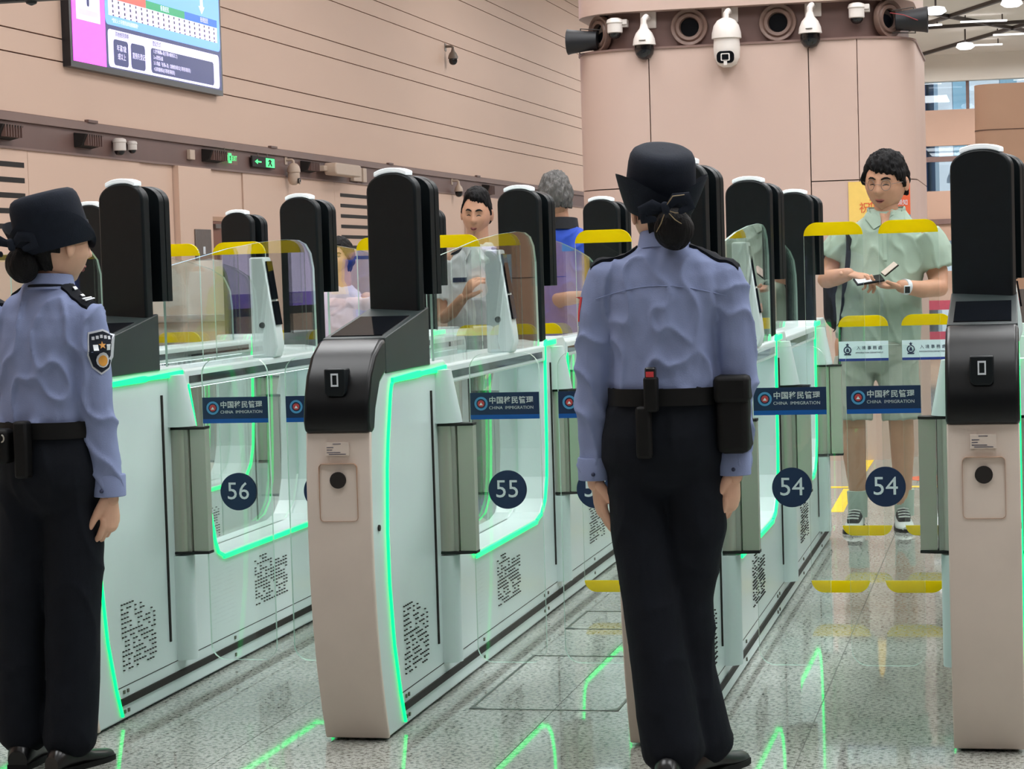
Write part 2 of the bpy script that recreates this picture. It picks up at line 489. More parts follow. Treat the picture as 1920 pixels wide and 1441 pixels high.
# ================================================================== E-GATES
GW = .095                     # half width
Y0 = 6.0                      # gate origin in Y
def L(pts):                   # world (Y,Z) -> local
    return [(y - Y0, z) for y, z in pts]
FRONTC = [(6.150, .008), (6.118, .10), (6.085, .22), (6.062, .35), (6.05, .48), (6.046, .62), (6.05, .78), (6.062, .90), (6.09, .99), (6.13, 1.045), (6.20, 1.063)]
U1 = [(6.93, 1.063), (6.965, 1.045), (6.985, 1.0), (7.06, .80), (7.15, .56), (7.19, .45), (7.215, .415), (7.26, .40), (8.24, .40), (8.33, .415), (8.40, .46), (8.44, .54), (8.455, .65), (8.475, 1.04), (8.485, 1.06), (8.51, 1.07)]
U2 = [(8.86, 1.07), (8.90, 1.05), (8.92, 1.0), (8.97, .80), (9.05, .56), (9.08, .45), (9.10, .415), (9.15, .40), (9.95, .40), (10.03, .415), (10.09, .46), (10.13, .54), (10.145, .65), (10.165, 1.04), (10.18, 1.06), (10.20, 1.07)]
ENDC = [(10.70, 1.07), (10.78, 1.055), (10.83, 1.0), (10.85, .90), (10.85, .008)]
def gate_body():
    return MB().prism(L(FRONTC + U1 + U2 + ENDC), 'x', -GW + .004, GW - .004).mesh('body', ['white'])
def front_panel():
    f = [p for p in FRONTC if p[1] <= .9]
    poly = [(y - .006, z) for y, z in f] + [(y + .012, z) for y, z in f[::-1]]
    return MB().prism(L(poly), 'x', -GW, GW).mesh('front_panel', ['champagne'], True)
def led_path(side, pts, w, d=.004):
    """flat light strip on the side face following (Y,Z) points; width w"""
    mb = MB(); pts = [Vector((y - Y0, z)) for y, z in pts]; n = len(pts)
    out = []; inn = []
    ws = w if isinstance(w, (list, tuple)) else [w] * n
    for i, p in enumerate(pts):
        t = (pts[min(i + 1, n - 1)] - pts[max(i - 1, 0)]).normalized(); q = Vector((-t.y, t.x)) * ws[i] / 2
        out.append(p + q); inn.append(p - q)
    x0, x1 = (GW - .006, GW + d) if side > 0 else (-GW - d, -GW + .006)
    for i in range(n - 1):
        mb.prism([tuple(out[i]), tuple(out[i + 1]), tuple(inn[i + 1]), tuple(inn[i])], 'x', x0, x1)
    return mb
LEDF = [(6.327, .02), (6.286, .11), (6.234, .265), (6.204, .45), (6.20, .594), (6.218, .78), (6.237, .866), (6.277, .992), (6.292, 1.02), (6.32, 1.034)]
LEDT = [(6.30, 1.032), (6.6, 1.035), (6.63, 1.035), (6.93, 1.037)]
def inset(pts, d):
    out = []; v = [Vector(p) for p in pts]; n = len(v)
    for i, p in enumerate(v):
        t = (v[min(i + 1, n - 1)] - v[max(i - 1, 0)]).normalized()
        out.append(tuple(p + Vector((t.y, -t.x)) * d))
    return out
def arch(hw, z0, zs_, rise, e=2.3, n=18):
    pts = [(-hw, z0), (hw, z0), (hw, zs_)]
    for i in range(1, n):
        a = math.pi * i / n
        c, s_ = math.cos(a), math.sin(a)
        pts.append((math.copysign(abs(c) ** (2 / e), c) * hw, zs_ + rise * s_ ** (2 / e)))
    return pts + [(-hw, zs_)]
PHI = R(20)
PM = Matrix.Rotation(-PHI, 4, 'Z')
def pillar_slab():
    return MB().prism(arch(.094, 1.06, 1.597, .058, 2.15), 'y', -.018, .018).mesh('camera_pillar', ['black'], True)
def pillar_back():
    mb = MB().prism(arch(.093, 1.275, 1.59, .056, 2.15), 'y', .062, .086).prism(arch(.090, 1.278, 1.59, .053, 2.15), 'y', .0862, .0888).prism(arch(.093, 1.275, 1.59, .056, 2.15), 'y', .089, .112)
    mb.box(-.05, .05, .01, .07, 1.33, 1.52)
    return mb.mesh('face_screen', ['black'], True)
def pillar_cap():
    a = [p for p in arch(.0945, 1.06, 1.597, .0585, 2.15, n=60)[3:-1] if abs(p[0]) < .064]
    o = [(x * 1.0, z + .014 - .03 * (abs(x) > .062) * 0) for x, z in a]
    return MB().prism(a + o[::-1], 'y', -.019, .019).mesh('status_light', ['cap_white'], True)
POD = [(6.075, .893), (6.045, .90), (6.035, .93), (6.045, .99), (6.075, 1.06), (6.125, 1.115), (6.20, 1.152), (6.42, 1.19), (6.74, 1.235), (6.74, 1.055), (6.30, 1.055), (6.20, 1.045), (6.15, 1.01), (6.12, .95), (6.09, .90)]
def pod():
    f = [p for p in POD[:7]]
    b = [(p[0] + .03, p[1] - (.0 if i < 5 else .03)) for i, p in enumerate(f)]
    mb = MB().prism(L(f + [(6.24, 1.158), (6.24, 1.06), (6.17, 1.03), (6.12, .96), (6.10, .9)]), 'x', -GW - .002, GW + .002)
    return mb.mesh('kiosk_pod', ['black_gloss'], True)
def pod_top():
    return MB().prism(L([(6.24, 1.055), (6.24, 1.159), (6.74, 1.236), (6.74, 1.055)]), 'x', -GW, GW).mesh('pod_cheek', ['dark_cheek'], True)
def pod_screen():
    return MB().prism(L([(6.27, 1.160), (6.27, 1.1665), (6.58, 1.2142), (6.58, 1.206)]), 'x', -.078, .078).mesh('pod_screen', ['screen_dark'])
def perforations(side, yy0, yy1, z0, z1, rows, cols, seed):
    rnd = random.Random(seed); mb = MB()
    for r in range(rows):
        z = z0 + (z1 - z0) * (r + .5) / rows
        run = 0
        for c in range(cols):
            if rnd.random() < .3: continue
            t = (c + .5) / cols
            if r > rows - 4 and (t > .85 - .12 * (r - rows + 4) or t < .0): continue
            y = yy0 + (yy1 - yy0) * t - Y0
            x0, x1 = (GW - .004, GW + .0006) if side > 0 else (-GW - .0006, -GW + .004)
            hw = (yy1 - yy0) / cols * .19
            mb.box(x0, x1, y - hw, y + hw, z - .0017, z + .0017)
    return mb.mesh('vent_holes', ['slot_black'])
# side profile of the flap post in plan: rounded steel tube + flat plate, protruding +X
def post_steel(z0, z1):
    mb = MB()
    mb.prism(arc(.012, 0, .036, 200, 520, 14), 'z', z0, z1)
    mb.prism([(.036, -.024), (.052, -.03), (.056, .0), (.05, .02), (.036, .024)], 'z', z0, z1)
    mb.prism([(.0575, -.022), (.108, -.022), (.108, .022), (.0575, .022)], 'z', z0, z1)
    return mb.mesh('steel_post', ['steel'], True)
def post_cap(z):
    return MB().prism([(-.01, -.035), (.06, -.036), (.109, -.024), (.109, .024), (.05, .036), (-.01, .035)], 'z', z, z + .008).mesh('post_end', ['rubber'])
def post_cover():
    mb = MB(); n = 12
    lo = arc(.0, 0, .048, -95, 95, n) ; hi = arc(.0, 0, .034, -95, 95, n)
    lo = [(-.02, -.05)] + [(x * 1.45, y * 1.15) for x, y in lo] + [(-.02, .05)]
    hi = [(-.02, -.04)] + [(x * 1.1, y * 1.15) for x, y in hi] + [(-.02, .04)]
    k = len(lo)
    mb.add([(x, y, .868) for x, y in lo] + [(x, y, 1.035) for x, y in hi], [tuple(range(k))[::-1], tuple(range(k, 2 * k))] + [(i, (i + 1) % k, k + (i + 1) % k, k + i) for i in range(k)])
    return mb.mesh('post_cover', ['white'], True)
def post_base():
    return MB().prism([(-.02, -.05)] + [(x * 1.2, y * 1.15) for x, y in arc(.0, 0, .04, -95, 95, 12)] + [(-.02, .05)], 'z', .108, .448).mesh('post_base', ['white'], True)
# ---- door leaves (local frame: x from hinge outwards, z up, front face -Y)
LW = .224
def leaf_mesh(z0, z1):
    return MB().prism(rrect(0, LW, z0, z1, .05), 'y', -.006, .006, 0, 1).mesh('door_leaf', ['glass', 'glass_edge'])
def leaf_band(z0, z1, lo, hi):
    pts = rrect(0, LW, z0, z1, .05, 8)
    res = []
    n = len(pts)
    for i in range(n):
        a, b = pts[i], pts[(i + 1) % n]
        def ins(p): return lo <= p[1] <= hi
        if ins(a): res.append(a)
        if ins(a) != ins(b):
            zc = lo if (a[1] < lo) != (b[1] < lo) else hi
            t = (zc - a[1]) / (b[1] - a[1])
            res.append((a[0] + (b[0] - a[0]) * t, zc))
    return MB().prism(res, 'y', -.0075, .0075).mesh('yellow_strip', ['yellow'])
def emblem_ring():
    o, i_ = [(.0215 * math.cos(R(a)), .0215 * math.sin(R(a))) for a in range(0, 360, 15)], [(.015 * math.cos(R(a)), .015 * math.sin(R(a))) for a in range(0, 360, 15)]
    mb = MB()
    for k in range(24):
        j = (k + 1) % 24
        mb.prism([o[k], o[j], i_[j], i_[k]], 'y', -.0012, 0)
    return mb.mesh('emblem_ring', ['emblem_blue'])
def emblem_core():
    mb = MB().prism([(.011 * math.cos(R(a)), .011 * math.sin(R(a))) for a in range(0, 360, 20)], 'y', -.0013, 0, 0)
    mb.prism([(0, .004), (.006, -.005), (-.006, -.005)], 'y', -.0018, -.001, 1)
    return mb.mesh('emblem_core', ['emblem_red', 'sign_white'])
def hk_emblem():
    mb = MB()
    o, i_ = [(.018 * math.cos(R(a)), -.004 + .018 * math.sin(R(a))) for a in range(0, 360, 15)], [(.0125 * math.cos(R(a)), -.004 + .0125 * math.sin(R(a))) for a in range(0, 360, 15)]
    for k in range(24):
        j = (k + 1) % 24
        mb.prism([o[k], o[j], i_[j], i_[k]], 'y', -.0012, 0)
    st = []
    for k in range(10):
        r = .009 if k % 2 == 0 else .004
        st.append((r * math.sin(R(36 * k)), .02 + r * math.cos(R(36 * k))))
    mb.prism(st, 'y', -.0012, 0)
    mb.box(-.015, .015, -.0012, 0, -.027, -.021)
    mb.prism([(-.008, -.012), (.008, -.012), (.004, .004), (-.004, .004)], 'y', -.0012, 0)
    return mb.mesh('emblem', ['ink'])
def disc(r, m):
    return MB().prism([(r * math.cos(R(a)), r * math.sin(R(a))) for a in range(0, 360, 8)], 'y', -.0009, 0).mesh('number_disc', [m])
FT = -.0068
def leaf(gate, side, kind, number, y):
    z0, z1 = {'A': (.105, 1.084), 'B': (.062, 1.487), 'C': (.085, 1.086)}[kind]
    lf = link('door_leaf', cached(('leaf', kind), lambda: leaf_mesh(z0, z1)), gate)
    off = GW + .098
    lf.location = (off if side > 0 else -off - LW, y - Y0, 0)
    cxl = LW / 2
    if kind in 'BC':
        link('yellow_strip', cached(('ys', kind, 1), lambda: leaf_band(z0, z1, z1 - .05, z1 + .1)), lf)
        link('yellow_strip', cached(('ys', kind, 0), lambda: leaf_band(z0, z1, z0 - .1, z0 + .045)), lf)
    if kind == 'A':
        zc = .917
        link('sign_board', cached('cnb', lambda: MB().box(.001, LW - .001, -.0072, -.006, .89, .96).mesh('sign_board', ['navy'])), lf)
        link('sign_stripe', cached('cns', lambda: MB().box(.001, LW - .001, -.0072, -.006, .876, .89).mesh('sign_stripe', ['blue_stripe'])), lf)
        o = link('emblem_ring', cached('er', emblem_ring), lf); o.location = (.036, -.0072, .9255)
        o = link('emblem_core', cached('ec', emblem_core), lf); o.location = (.036, -.0072, .9255)
        text('sign_text', '中国移民管理', .0235, 'sign_silver', (.133, -.0076, .934), FRONT, lf, bold=.0004, spacing=1.04)
        text('sign_text', 'CHINA  IMMIGRATION', .0138, 'sign_silver', (.133, -.0076, .9115), FRONT, lf, spacing=1.02)
        o = link('number_disc', cached('nd', lambda: disc(.0605, 'navy')), lf); o.location = (cxl, -.006, .653)
        text('number_text', str(number), .079, 'sign_white', (cxl, -.0073, .653), FRONT, lf, spacing=1.0)
        o = link('number_disc', cached('nd', lambda: disc(.0605, 'navy')), lf); o.location = (cxl, .0072, .653)
    if kind == 'C':
        link('sign_board', cached('hkb', lambda: MB().box(.001, LW - .001, -.0072, -.006, .892, .97).mesh('sign_board', ['hk_white'])), lf)
        link('sign_stripe', cached('hks', lambda: MB().box(.001, LW - .001, -.0072, -.006, .88, .892).mesh('sign_stripe', ['hk_blue'])), lf)
        o = link('emblem', cached('hke', hk_emblem), lf); o.location = (.04, -.0072, .934)
        text('sign_text', '入 境 事 務 處', .019, 'ink', (.138, -.0076, .938), FRONT, lf)
        text('sign_text', 'IMMIGRATION DEPARTMENT', .0095, 'ink', (.138, -.0076, .917), FRONT, lf)
    return lf
def terminal():
    return MB().prism([(.012, 1.045), (.100, 1.045), (.112, 1.085), (.108, 1.13), (.068, 1.412), (.064, 1.416), (.016, 1.416), (.012, 1.41)], 'y', 1.86, 1.945).mesh('terminal', ['white'], True)
def terminal_screen():
    a, b = Vector((.1045, 1.165)), Vector((.0715, 1.40)); t = b - a; n = Vector((t.y, -t.x)).normalized() * .006
    mb = MB()
    for f0, f1 in ((0, .37), (.40, 1.0)):
        p, q = a + t * f0, a + t * f1
        mb.prism([tuple(p), tuple(q), tuple(q + n), tuple(p + n)], 'y', 1.872, 1.933)
    return mb.mesh('terminal_screen', ['screen_dark'])
GL1 = [(6.84, 1.04), (6.84, 1.383), (6.93, 1.393), (7.2, 1.42), (7.45, 1.446), (7.8, 1.47), (8.1, 1.482), (8.25, 1.48), (8.34, 1.465), (8.40, 1.43), (8.43, 1.37), (8.44, 1.04)]
GL2 = [(8.80, 1.04), (8.80, 1.47), (9.2, 1.45), (9.6, 1.415), (9.85, 1.385), (10.02, 1.345), (10.10, 1.28), (10.12, 1.2), (10.12, 1.04)]
GI1 = [(7.03, .90), (7.19, .46), (7.25, .40), (8.26, .40), (8.38, .46), (8.44, .56), (8.46, .985), (7.0, .985)]
GI2 = [(8.95, .90), (9.08, .46), (9.14, .40), (9.96, .40), (10.08, .46), (10.13, .56), (10.15, .985), (8.92, .985)]
def pane(pts, x, name):
    return MB().prism(L(pts), 'x', x - .004, x + .004, 0, 1).mesh(name, ['glass', 'glass_edge'])
def rail(ya, yb):
    return MB().box(-GW, GW, ya - Y0, yb - Y0, .985, 1.046).mesh('top_rail', ['white'])
def rail_strip(ya, yb, s):
    x0, x1 = (GW - .002, GW + .0015) if s > 0 else (-GW - .0015, -GW + .002)
    return MB().box(x0, x1, ya - Y0, yb - Y0, 1.0, 1.024).mesh('rail_inlay', ['screen_dark'])
def make_gate(xr, number, label, sides=(1, -1), front=True):
    g = empty('e_gate', (xr - GW, Y0, 0))
    tag(g, label, 'gate', 'automatic border control gates in a row')
    link('body', cached('body', gate_body), g, .006)
    link('front_panel', cached('fp', front_panel), g, .004)
    # plinth
    link('plinth', cached('pl', lambda: MB().box(-GW + .006, GW - .006, .21, 4.83, .012, .108).mesh('plinth', ['white'])), g)
    link('plinth_foot', cached('plf', lambda: MB().box(-GW + .02, GW - .02, .19, 4.8, .0, .012).mesh('plinth_foot', ['rubber'])), g)
    for s in sides:
        link('plinth_stripe', cached(('ps', s), lambda: MB().box(*((GW - .006, GW + .001) if s > 0 else (-GW - .001, -GW + .006)), .325, 4.83, .052, .074).mesh('plinth_stripe', ['slot_black'])), g)
        link('panel_seam', cached(('se', s), lambda: MB().box(*((GW - .006, GW - .0032) if s > 0 else (-GW + .0032, -GW + .006)), .31, 4.83, .107, .1095).mesh('panel_seam', ['slot_black'])), g)
        def screws():
            mb = MB()
            for y in (.35, .38, 1.35, 2.35, 2.42, 3.4, 4.3):
                for z in (.092, .032):
                    q = .0055
                    mb.prism([(y - q, z - q), (y + q, z - q), (y + q, z + q), (y - q, z + q)], 'x', *((GW - .006, GW + .0003) if s > 0 else (-GW - .0003, -GW + .006)))
            return mb.mesh('plinth_screws', ['steel_dark'])
        link('plinth_screws', cached(('sc', s), screws), g)
        link('led_strip', cached(('l1', s), lambda: led_path(s, LEDF, .006).mesh('led_strip', ['led'])), g)
        link('led_strip', cached(('l2', s), lambda: led_path(s, LEDT, [.014, .02, .012, .02]).mesh('led_strip', ['led'])), g)
        if s > 0:
            link('led_strip', cached(('l3', s), lambda: led_path(s, inset(U1[2:8], .007), .009).mesh('led_strip', ['led'])), g)
            link('led_strip', cached(('l4', s), lambda: led_path(s, inset(U1[7:9], .012), .015).mesh('led_strip', ['led'])), g)
            link('led_strip', cached(('l5', s), lambda: led_path(s, inset(U1[8:], .007), .010).mesh('led_strip', ['led'])), g)
            link('led_strip', cached(('l6', s), lambda: led_path(s, [(8.49, 1.052), (8.68, 1.054)], .018).mesh('led_strip', ['led'])), g)
            link('led_strip', cached(('l7', s), lambda: led_path(s, inset(U2[2:8], .007), .009).mesh('led_strip', ['led'])), g)
            link('led_strip', cached(('l8', s), lambda: led_path(s, inset(U2[7:9], .012), .015).mesh('led_strip', ['led'])), g)
            link('led_strip', cached(('l9', s), lambda: led_path(s, inset(U2[8:], .007), .010).mesh('led_strip', ['led'])), g)
            link('led_strip', cached(('l10', s), lambda: led_path(s, [(10.19, 1.052), (10.4, 1.054)], .018).mesh('led_strip', ['led'])), g)
        for nm, y0_, y1_, z0_, z1_ in (('vent_holes', 6.345, 6.625, .15, .365), ('vent_holes', 7.57, 7.94, .165, .345), ('vent_holes', 9.3, 9.65, .165, .345)):
            v = link(nm, cached(('v', s, y0_), lambda: perforations(s, y0_, y1_, z0_, z1_, 15, 13, int(y0_ * 10))), g)
            v['kind'] = 'stuff'
        for ys in (6.745, 8.58, 10.18 - .09 + .08):
            link('door_slot', cached(('slot', s, ys), lambda: MB().box(*((GW - .006, GW + .001) if s > 0 else (-GW - .001, -GW + .006)), ys - Y0 - .005, ys - Y0 + .005, .18, .975).mesh('door_slot', ['slot_black'])), g)
        link('rail_inlay', cached(('ri1', s), lambda: rail_strip(6.99, 8.42, s)), g)
        link('rail_inlay', cached(('ri2', s), lambda: rail_strip(8.93, 10.12, s)), g)
        for kind, y in (('A', 6.85), ('B', 8.65), ('C', 10.25)):
            for nm, fn in (('steel_post', lambda: post_steel(.462, .858)), ('post_end', lambda: post_cap(.858)), ('post_end', lambda: post_cap(.453)), ('post_cover', post_cover), ('post_base', post_base)):
                o = link(nm, cached((nm, fn.__code__.co_consts), fn), g)
                o.location = (s * GW, y - Y0, 0)
                o.scale = (s, 1, 1)
            leaf(g, s, kind, number if s > 0 else number + 1, y)
        # sensor dots
        dots = MB()
        for y, z, r in ((6.12, .62, .009), (7.10, 1.0, .0), (8.78, .99, .011), (10.5, .99, .011), (8.78, .55, .006)):
            if r: dots.prism([(y - Y0 + r * math.cos(R(a)), z + r * math.sin(R(a))) for a in range(0, 360, 30)], 'x', *((GW - .006, GW + .001) if s > 0 else (-GW - .001, -GW + .006)))
        link('sensor_dots', cached(('dots', s), lambda: dots.mesh('sensor_dots', ['slot_black'])), g)
    link('top_rail', cached('r1', lambda: rail(6.95, 8.48)), g, .006)
    link('top_rail', cached('r2', lambda: rail(8.9, 10.17)), g, .006)
    link('rail_fill', cached('rl1', lambda: MB().box(-.06, .06, 1.06, 2.42, .979, .986).mesh('rail_fill', ['fill_glow'])), g)  # glowing strips added under the rails to brighten the openings below
    link('rail_fill', cached('rl2', lambda: MB().box(-.06, .06, 2.98, 4.12, .979, .986).mesh('rail_fill', ['fill_glow'])), g)
    link('upper_glass', cached('gl1', lambda: pane(GL1, .078, 'upper_glass')), g)
    link('upper_glass', cached('gl2', lambda: pane(GL2, .02, 'upper_glass')), g)
    link('side_glass', cached('gi1', lambda: pane(GI1, -.02, 'side_glass')), g)
    link('side_glass', cached('gi2', lambda: pane(GI2, -.02, 'side_glass')), g)
    link('terminal', cached('term', terminal), g, .008)
    link('terminal_screen', cached('terms', terminal_screen), g)
    link('terminal_button', cached('termb', lambda: MB().prism([(.056 + .011 * math.cos(R(a)), 1.165 + .011 * math.sin(R(a))) for a in range(0, 360, 20)], 'y', 1.856, 1.87).mesh('terminal_button', ['black'])), g)
    for yc in (6.72, 8.53, 10.30):
        for nm, fn, bv in (('camera_pillar', pillar_slab, .007), ('face_screen', pillar_back, .006), ('status_light', pillar_cap, .003)):
            o = link(nm, cached(nm, fn), g, bv)
            o.location = (0, yc - Y0, 0); o.rotation_euler = (0, 0, -PHI)
    link('kiosk_pod', cached('pod', pod), g, .012, 3)
    link('pod_cheek', cached('podt', pod_top), g, .003)
    link('pod_screen', cached('pods', pod_screen), g)
    # fingerprint reader, label and hatch on the front
    link('reader_housing', cached('rh', lambda: MB().prism([(-.031, 1.08), (.031, 1.08), (.031, 1.012), (.022, 1.002), (-.022, 1.002), (-.031, 1.012)], 'y', .040, .09).mesh('reader_housing', ['black'], True)), g, .004)
    def scan():
        mb = MB()
        for a in ((-.012, .012, 1.062, 1.067), (-.012, .012, 1.03, 1.035), (-.012, -.0075, 1.035, 1.062), (.0075, .012, 1.035, 1.062)):
            mb.box(a[0] * .9, a[1] * .9, .038, .042, a[2], a[3])
        return mb.mesh('reader_window', ['sign_white'])
    link('reader_window', cached('rw', scan), g)
    fy = .0395
    def hatch():
        mb = MB(); a = rrect(-.056, .056, .648, .812, .012); b = rrect(-.0552, .0552, .6488, .8112, .0113)
        n = len(a)
        for i in range(n):
            j = (i + 1) % n
            mb.prism([a[i], a[j], b[j], b[i]], 'y', fy - .0012, .06)
        return mb.mesh('hatch_seam', ['peach_dark'])
    link('hatch_seam', cached('hs', hatch), g)
    link('lock_hole', cached('lh', lambda: MB().prism([(.0235 * math.cos(R(a)), .765 + .0235 * math.sin(R(a))) for a in range(0, 360, 15)], 'y', fy - .002, .06).mesh('lock_hole', ['slot_black'])), g)
    link('asset_sticker', cached('as', lambda: MB().box(-.034, .034, .0405, .06, .835, .872).mesh('asset_sticker', ['champagne'])), g)
    def prints():
        mb = MB()
        for x0, x1, z in ((-.012, .012, .868), (-.03, -.01, .858), (-.03, -.014, .851), (-.03, .01, .844), (-.024, .026, .839)):
            mb.box(x0, x1, .0398, .042, z - .0009, z + .0009)
        return mb.mesh('sticker_print', ['ink'])
    link('sticker_print', cached('sp', prints), g)
    return g
XR = {57: -3.571, 56: -2.678, 55: -1.785, 54: -.892, 53: .001}
make_gate(XR[53], 53, 'white gate standing nearest the right edge, its dark kiosk half cut off by the frame')
make_gate(XR[54], 54, 'white gate behind the officer on the right, bearing lane number 54 flaps')
make_gate(XR[55], 55, 'white gate in the centre with its beige front fully in view, left of lane 55')
make_gate(XR[56], 56, 'white gate beside the officer on the left, its green strip bordering lane 56')
make_gate(XR[57], 57, 'white gate farthest left, seen mostly through the glass of the lane 56 gate')
# ================================================================== PEOPLE
from mathutils.bvhtree import BVHTree
mat('skin', rgb(222, 176, 150), .5, spec=.35, var=.05, scale=25)
mat('skin_tan', rgb(206, 156, 128), .5, spec=.35, var=.05, scale=25)
mat('lips', rgb(168, 92, 86), .45, var=.04)
mat('hair_black', rgb(14, 13, 15), .6, spec=.2, var=.3, scale=80, bump=.6, bscale=160, stretch=(1, 1, .25))
mat('hair_grey', rgb(96, 94, 92), .6, var=.35, scale=90, bump=.7, bscale=160, stretch=(1, 1, .25))
mat('eye_dark', rgb(30, 22, 20), .3, var=.1)
mat('eye_white', rgb(226, 222, 216), .3, var=.02)
mat('shirt_blue', rgb(134, 146, 184), .8, spec=.2, var=.03, scale=12, bump=.12, bscale=300)
mat('trouser', rgb(17, 21, 29), .85, spec=.2, var=.12, scale=20, bump=.1, bscale=200)
mat('hat_navy', rgb(24, 30, 42), .85, spec=.25, var=.1, scale=40, bump=.12, bscale=260)
mat('leather', rgb(13, 13, 14), .6, spec=.25, var=.15, scale=30)
mat('shoe_black', rgb(20, 20, 22), .3, var=.1)
mat('shirt_white', rgb(226, 230, 234), .8, spec=.2, var=.02, scale=12, bump=.1, bscale=300)
mat('polo_green', rgb(168, 188, 172), .85, spec=.15, var=.04, scale=14, bump=.15, bscale=320)
mat('shorts_grey', rgb(176, 184, 172), .85, spec=.15, var=.04, scale=14, bump=.15, bscale=260)
mat('jacket_blue', rgb(34, 76, 190), .7, var=.05, scale=14)
mat('lilac', rgb(214, 206, 226), .8, var=.05, scale=14)
mat('hivis', rgb(186, 226, 40), .7, var=.04, scale=14)
mat('mask_white', rgb(226, 232, 236), .8, var=.02)
mat('pack_black', rgb(26, 28, 34), .8, var=.15, scale=40)
mat('sole_grey', rgb(92, 88, 86), .7, var=.1)
mat('shoe_white', rgb(214, 220, 216), .6, var=.04)
mat('sock', rgb(176, 194, 182), .8, var=.05)
mat('bow_gold', rgb(150, 130, 96), .5, var=.1)
mat('patch_red', rgb(206, 60, 66), .7, var=.05)
mat('patch_silver', rgb(196, 200, 208), .5, var=.05)
mat('patch_gold', rgb(214, 150, 60), .5, var=.08)

def capsule(mb, pts, rads, n=14, sx=1.0, axis=None, cap=True):
    """closed tube through pts with rounded ends; axis = direction along which the section is scaled by sx"""
    pts = [Vector(p) for p in pts]; rads = list(rads)
    P, Rr = [], []
    t0 = (pts[0] - pts[1]).normalized(); t1 = (pts[-1] - pts[-2]).normalized()
    for a in (80, 50, 20) if cap else ():
        P.append(pts[0] + t0 * rads[0] * math.sin(R(a)) * .8); Rr.append(rads[0] * math.cos(R(a)))
    P += pts; Rr += rads
    for a in (20, 50, 80) if cap else ():
        P.append(pts[-1] + t1 * rads[-1] * math.sin(R(a)) * .8); Rr.append(rads[-1] * math.cos(R(a)))
    k = len(mb.v); prev = Vector(axis) if axis else None
    for i, p in enumerate(P):
        t = (P[min(i + 1, len(P) - 1)] - P[max(i - 1, 0)]).normalized()
        if prev is None:
            prev = t.cross(Vector((0, 0, 1)) if abs(t.z) < .9 else Vector((1, 0, 0)))
        e1 = (prev - t * prev.dot(t)).normalized(); prev = e1; e2 = t.cross(e1)
        for j in range(n):
            an = 2 * math.pi * j / n
            mb.v.append(tuple(p + (e1 * math.cos(an) * sx + e2 * math.sin(an)) * Rr[i]))
    for i in range(len(P) - 1):
        for j in range(n):
            a = k + i * n + j; b = k + i * n + (j + 1) % n
            mb.f.append((a, b, b + n, a + n)); mb.m.append(0)
    mb.f.append(tuple(k + j for j in range(n))[::-1]); mb.m.append(0)
    e = k + (len(P) - 1) * n
    mb.f.append(tuple(e + j for j in range(n))); mb.m.append(0)
    return mb
def rings(mb, rs, n=28, e=2.3):
    """rs: (z, cx, cy, rx, ry[, turn]) horizontal superellipse rings, bottom to top or top to bottom"""
    k = len(mb.v)
    for r in rs:
        z, cx_, cy_, rx, ry = r[:5]; tw = r[5] if len(r) > 5 else 0
        for j in range(n):
            a = 2 * math.pi * j / n; c, s_ = math.cos(a), math.sin(a)
            x = math.copysign(abs(c) ** (2 / e), c) * rx; y = math.copysign(abs(s_) ** (2 / e), s_) * ry
            mb.v.append((cx_ + x * math.cos(tw) - y * math.sin(tw), cy_ + x * math.sin(tw) + y * math.cos(tw), z))
    for i in range(len(rs) - 1):
        for j in range(n):
            a = k + i * n + j; b = k + i * n + (j + 1) % n
            mb.f.append((a, b, b + n, a + n)); mb.m.append(0)
    mb.f.append(tuple(k + j for j in range(n))[::-1]); mb.m.append(0)
    q = k + (len(rs) - 1) * n
    mb.f.append(tuple(q + j for j in range(n))); mb.m.append(0)
    return mb
def remesh(mb, m, voxel=.008, smooth=6, fold=0., seed=0., name='cloth', freq=1.0):
    me = mb.mesh('tmp', [m])
    o = bpy.data.objects.new('tmp', me)
    r = o.modifiers.new('r', 'REMESH'); r.mode = 'VOXEL'; r.voxel_size = voxel
    s_ = o.modifiers.new('s', 'SMOOTH'); s_.factor = .5; s_.iterations = smooth
    out = bake(o)
    bpy.data.meshes.remove(me)
    out.name = name
    if fold:
        co = [(v.co.copy(), v.normal.copy()) for v in out.vertices]; flat = []
        for p, nn in co:
            q = Vector((p.x * 13 + p.z * 5 + seed, p.y * 9 + seed, p.z * 6.5 - p.x * 7)) * freq
            a = 1 - abs(noise.noise(q)) * 2
            b = noise.noise(q * 2.3 + Vector((5, 3, 1)))
            flat += (p + nn * (fold * (a * a * a * .9 - .3 + .25 * b)))[:]
        out.vertices.foreach_set('co', flat)
    out.materials.clear(); out.materials.append(M[m])
    out.polygons.foreach_set('use_smooth', [True] * len(out.polygons))
    out.update()
    return out
def join(me_list, mats, name):
    """concatenate meshes (material index = list index of mats given per mesh)"""
    vs_, fs, mi = [], [], []
    for me, k in me_list:
        o = len(vs_)
        vs_ += [v.co[:] for v in me.vertices]
        fs += [tuple(i + o for i in p.vertices) for p in me.polygons]; mi += [k] * len(me.polygons)
    out = bpy.data.meshes.new(name)
    out.from_pydata(vs_, [], fs)
    for m in mats: out.materials.append(M[m])
    out.polygons.foreach_set('material_index', mi)
    out.polygons.foreach_set('use_smooth', [True] * len(fs))
    return out
def gauss(a, a0, w): return math.exp(-((a - a0) / w) ** 2)
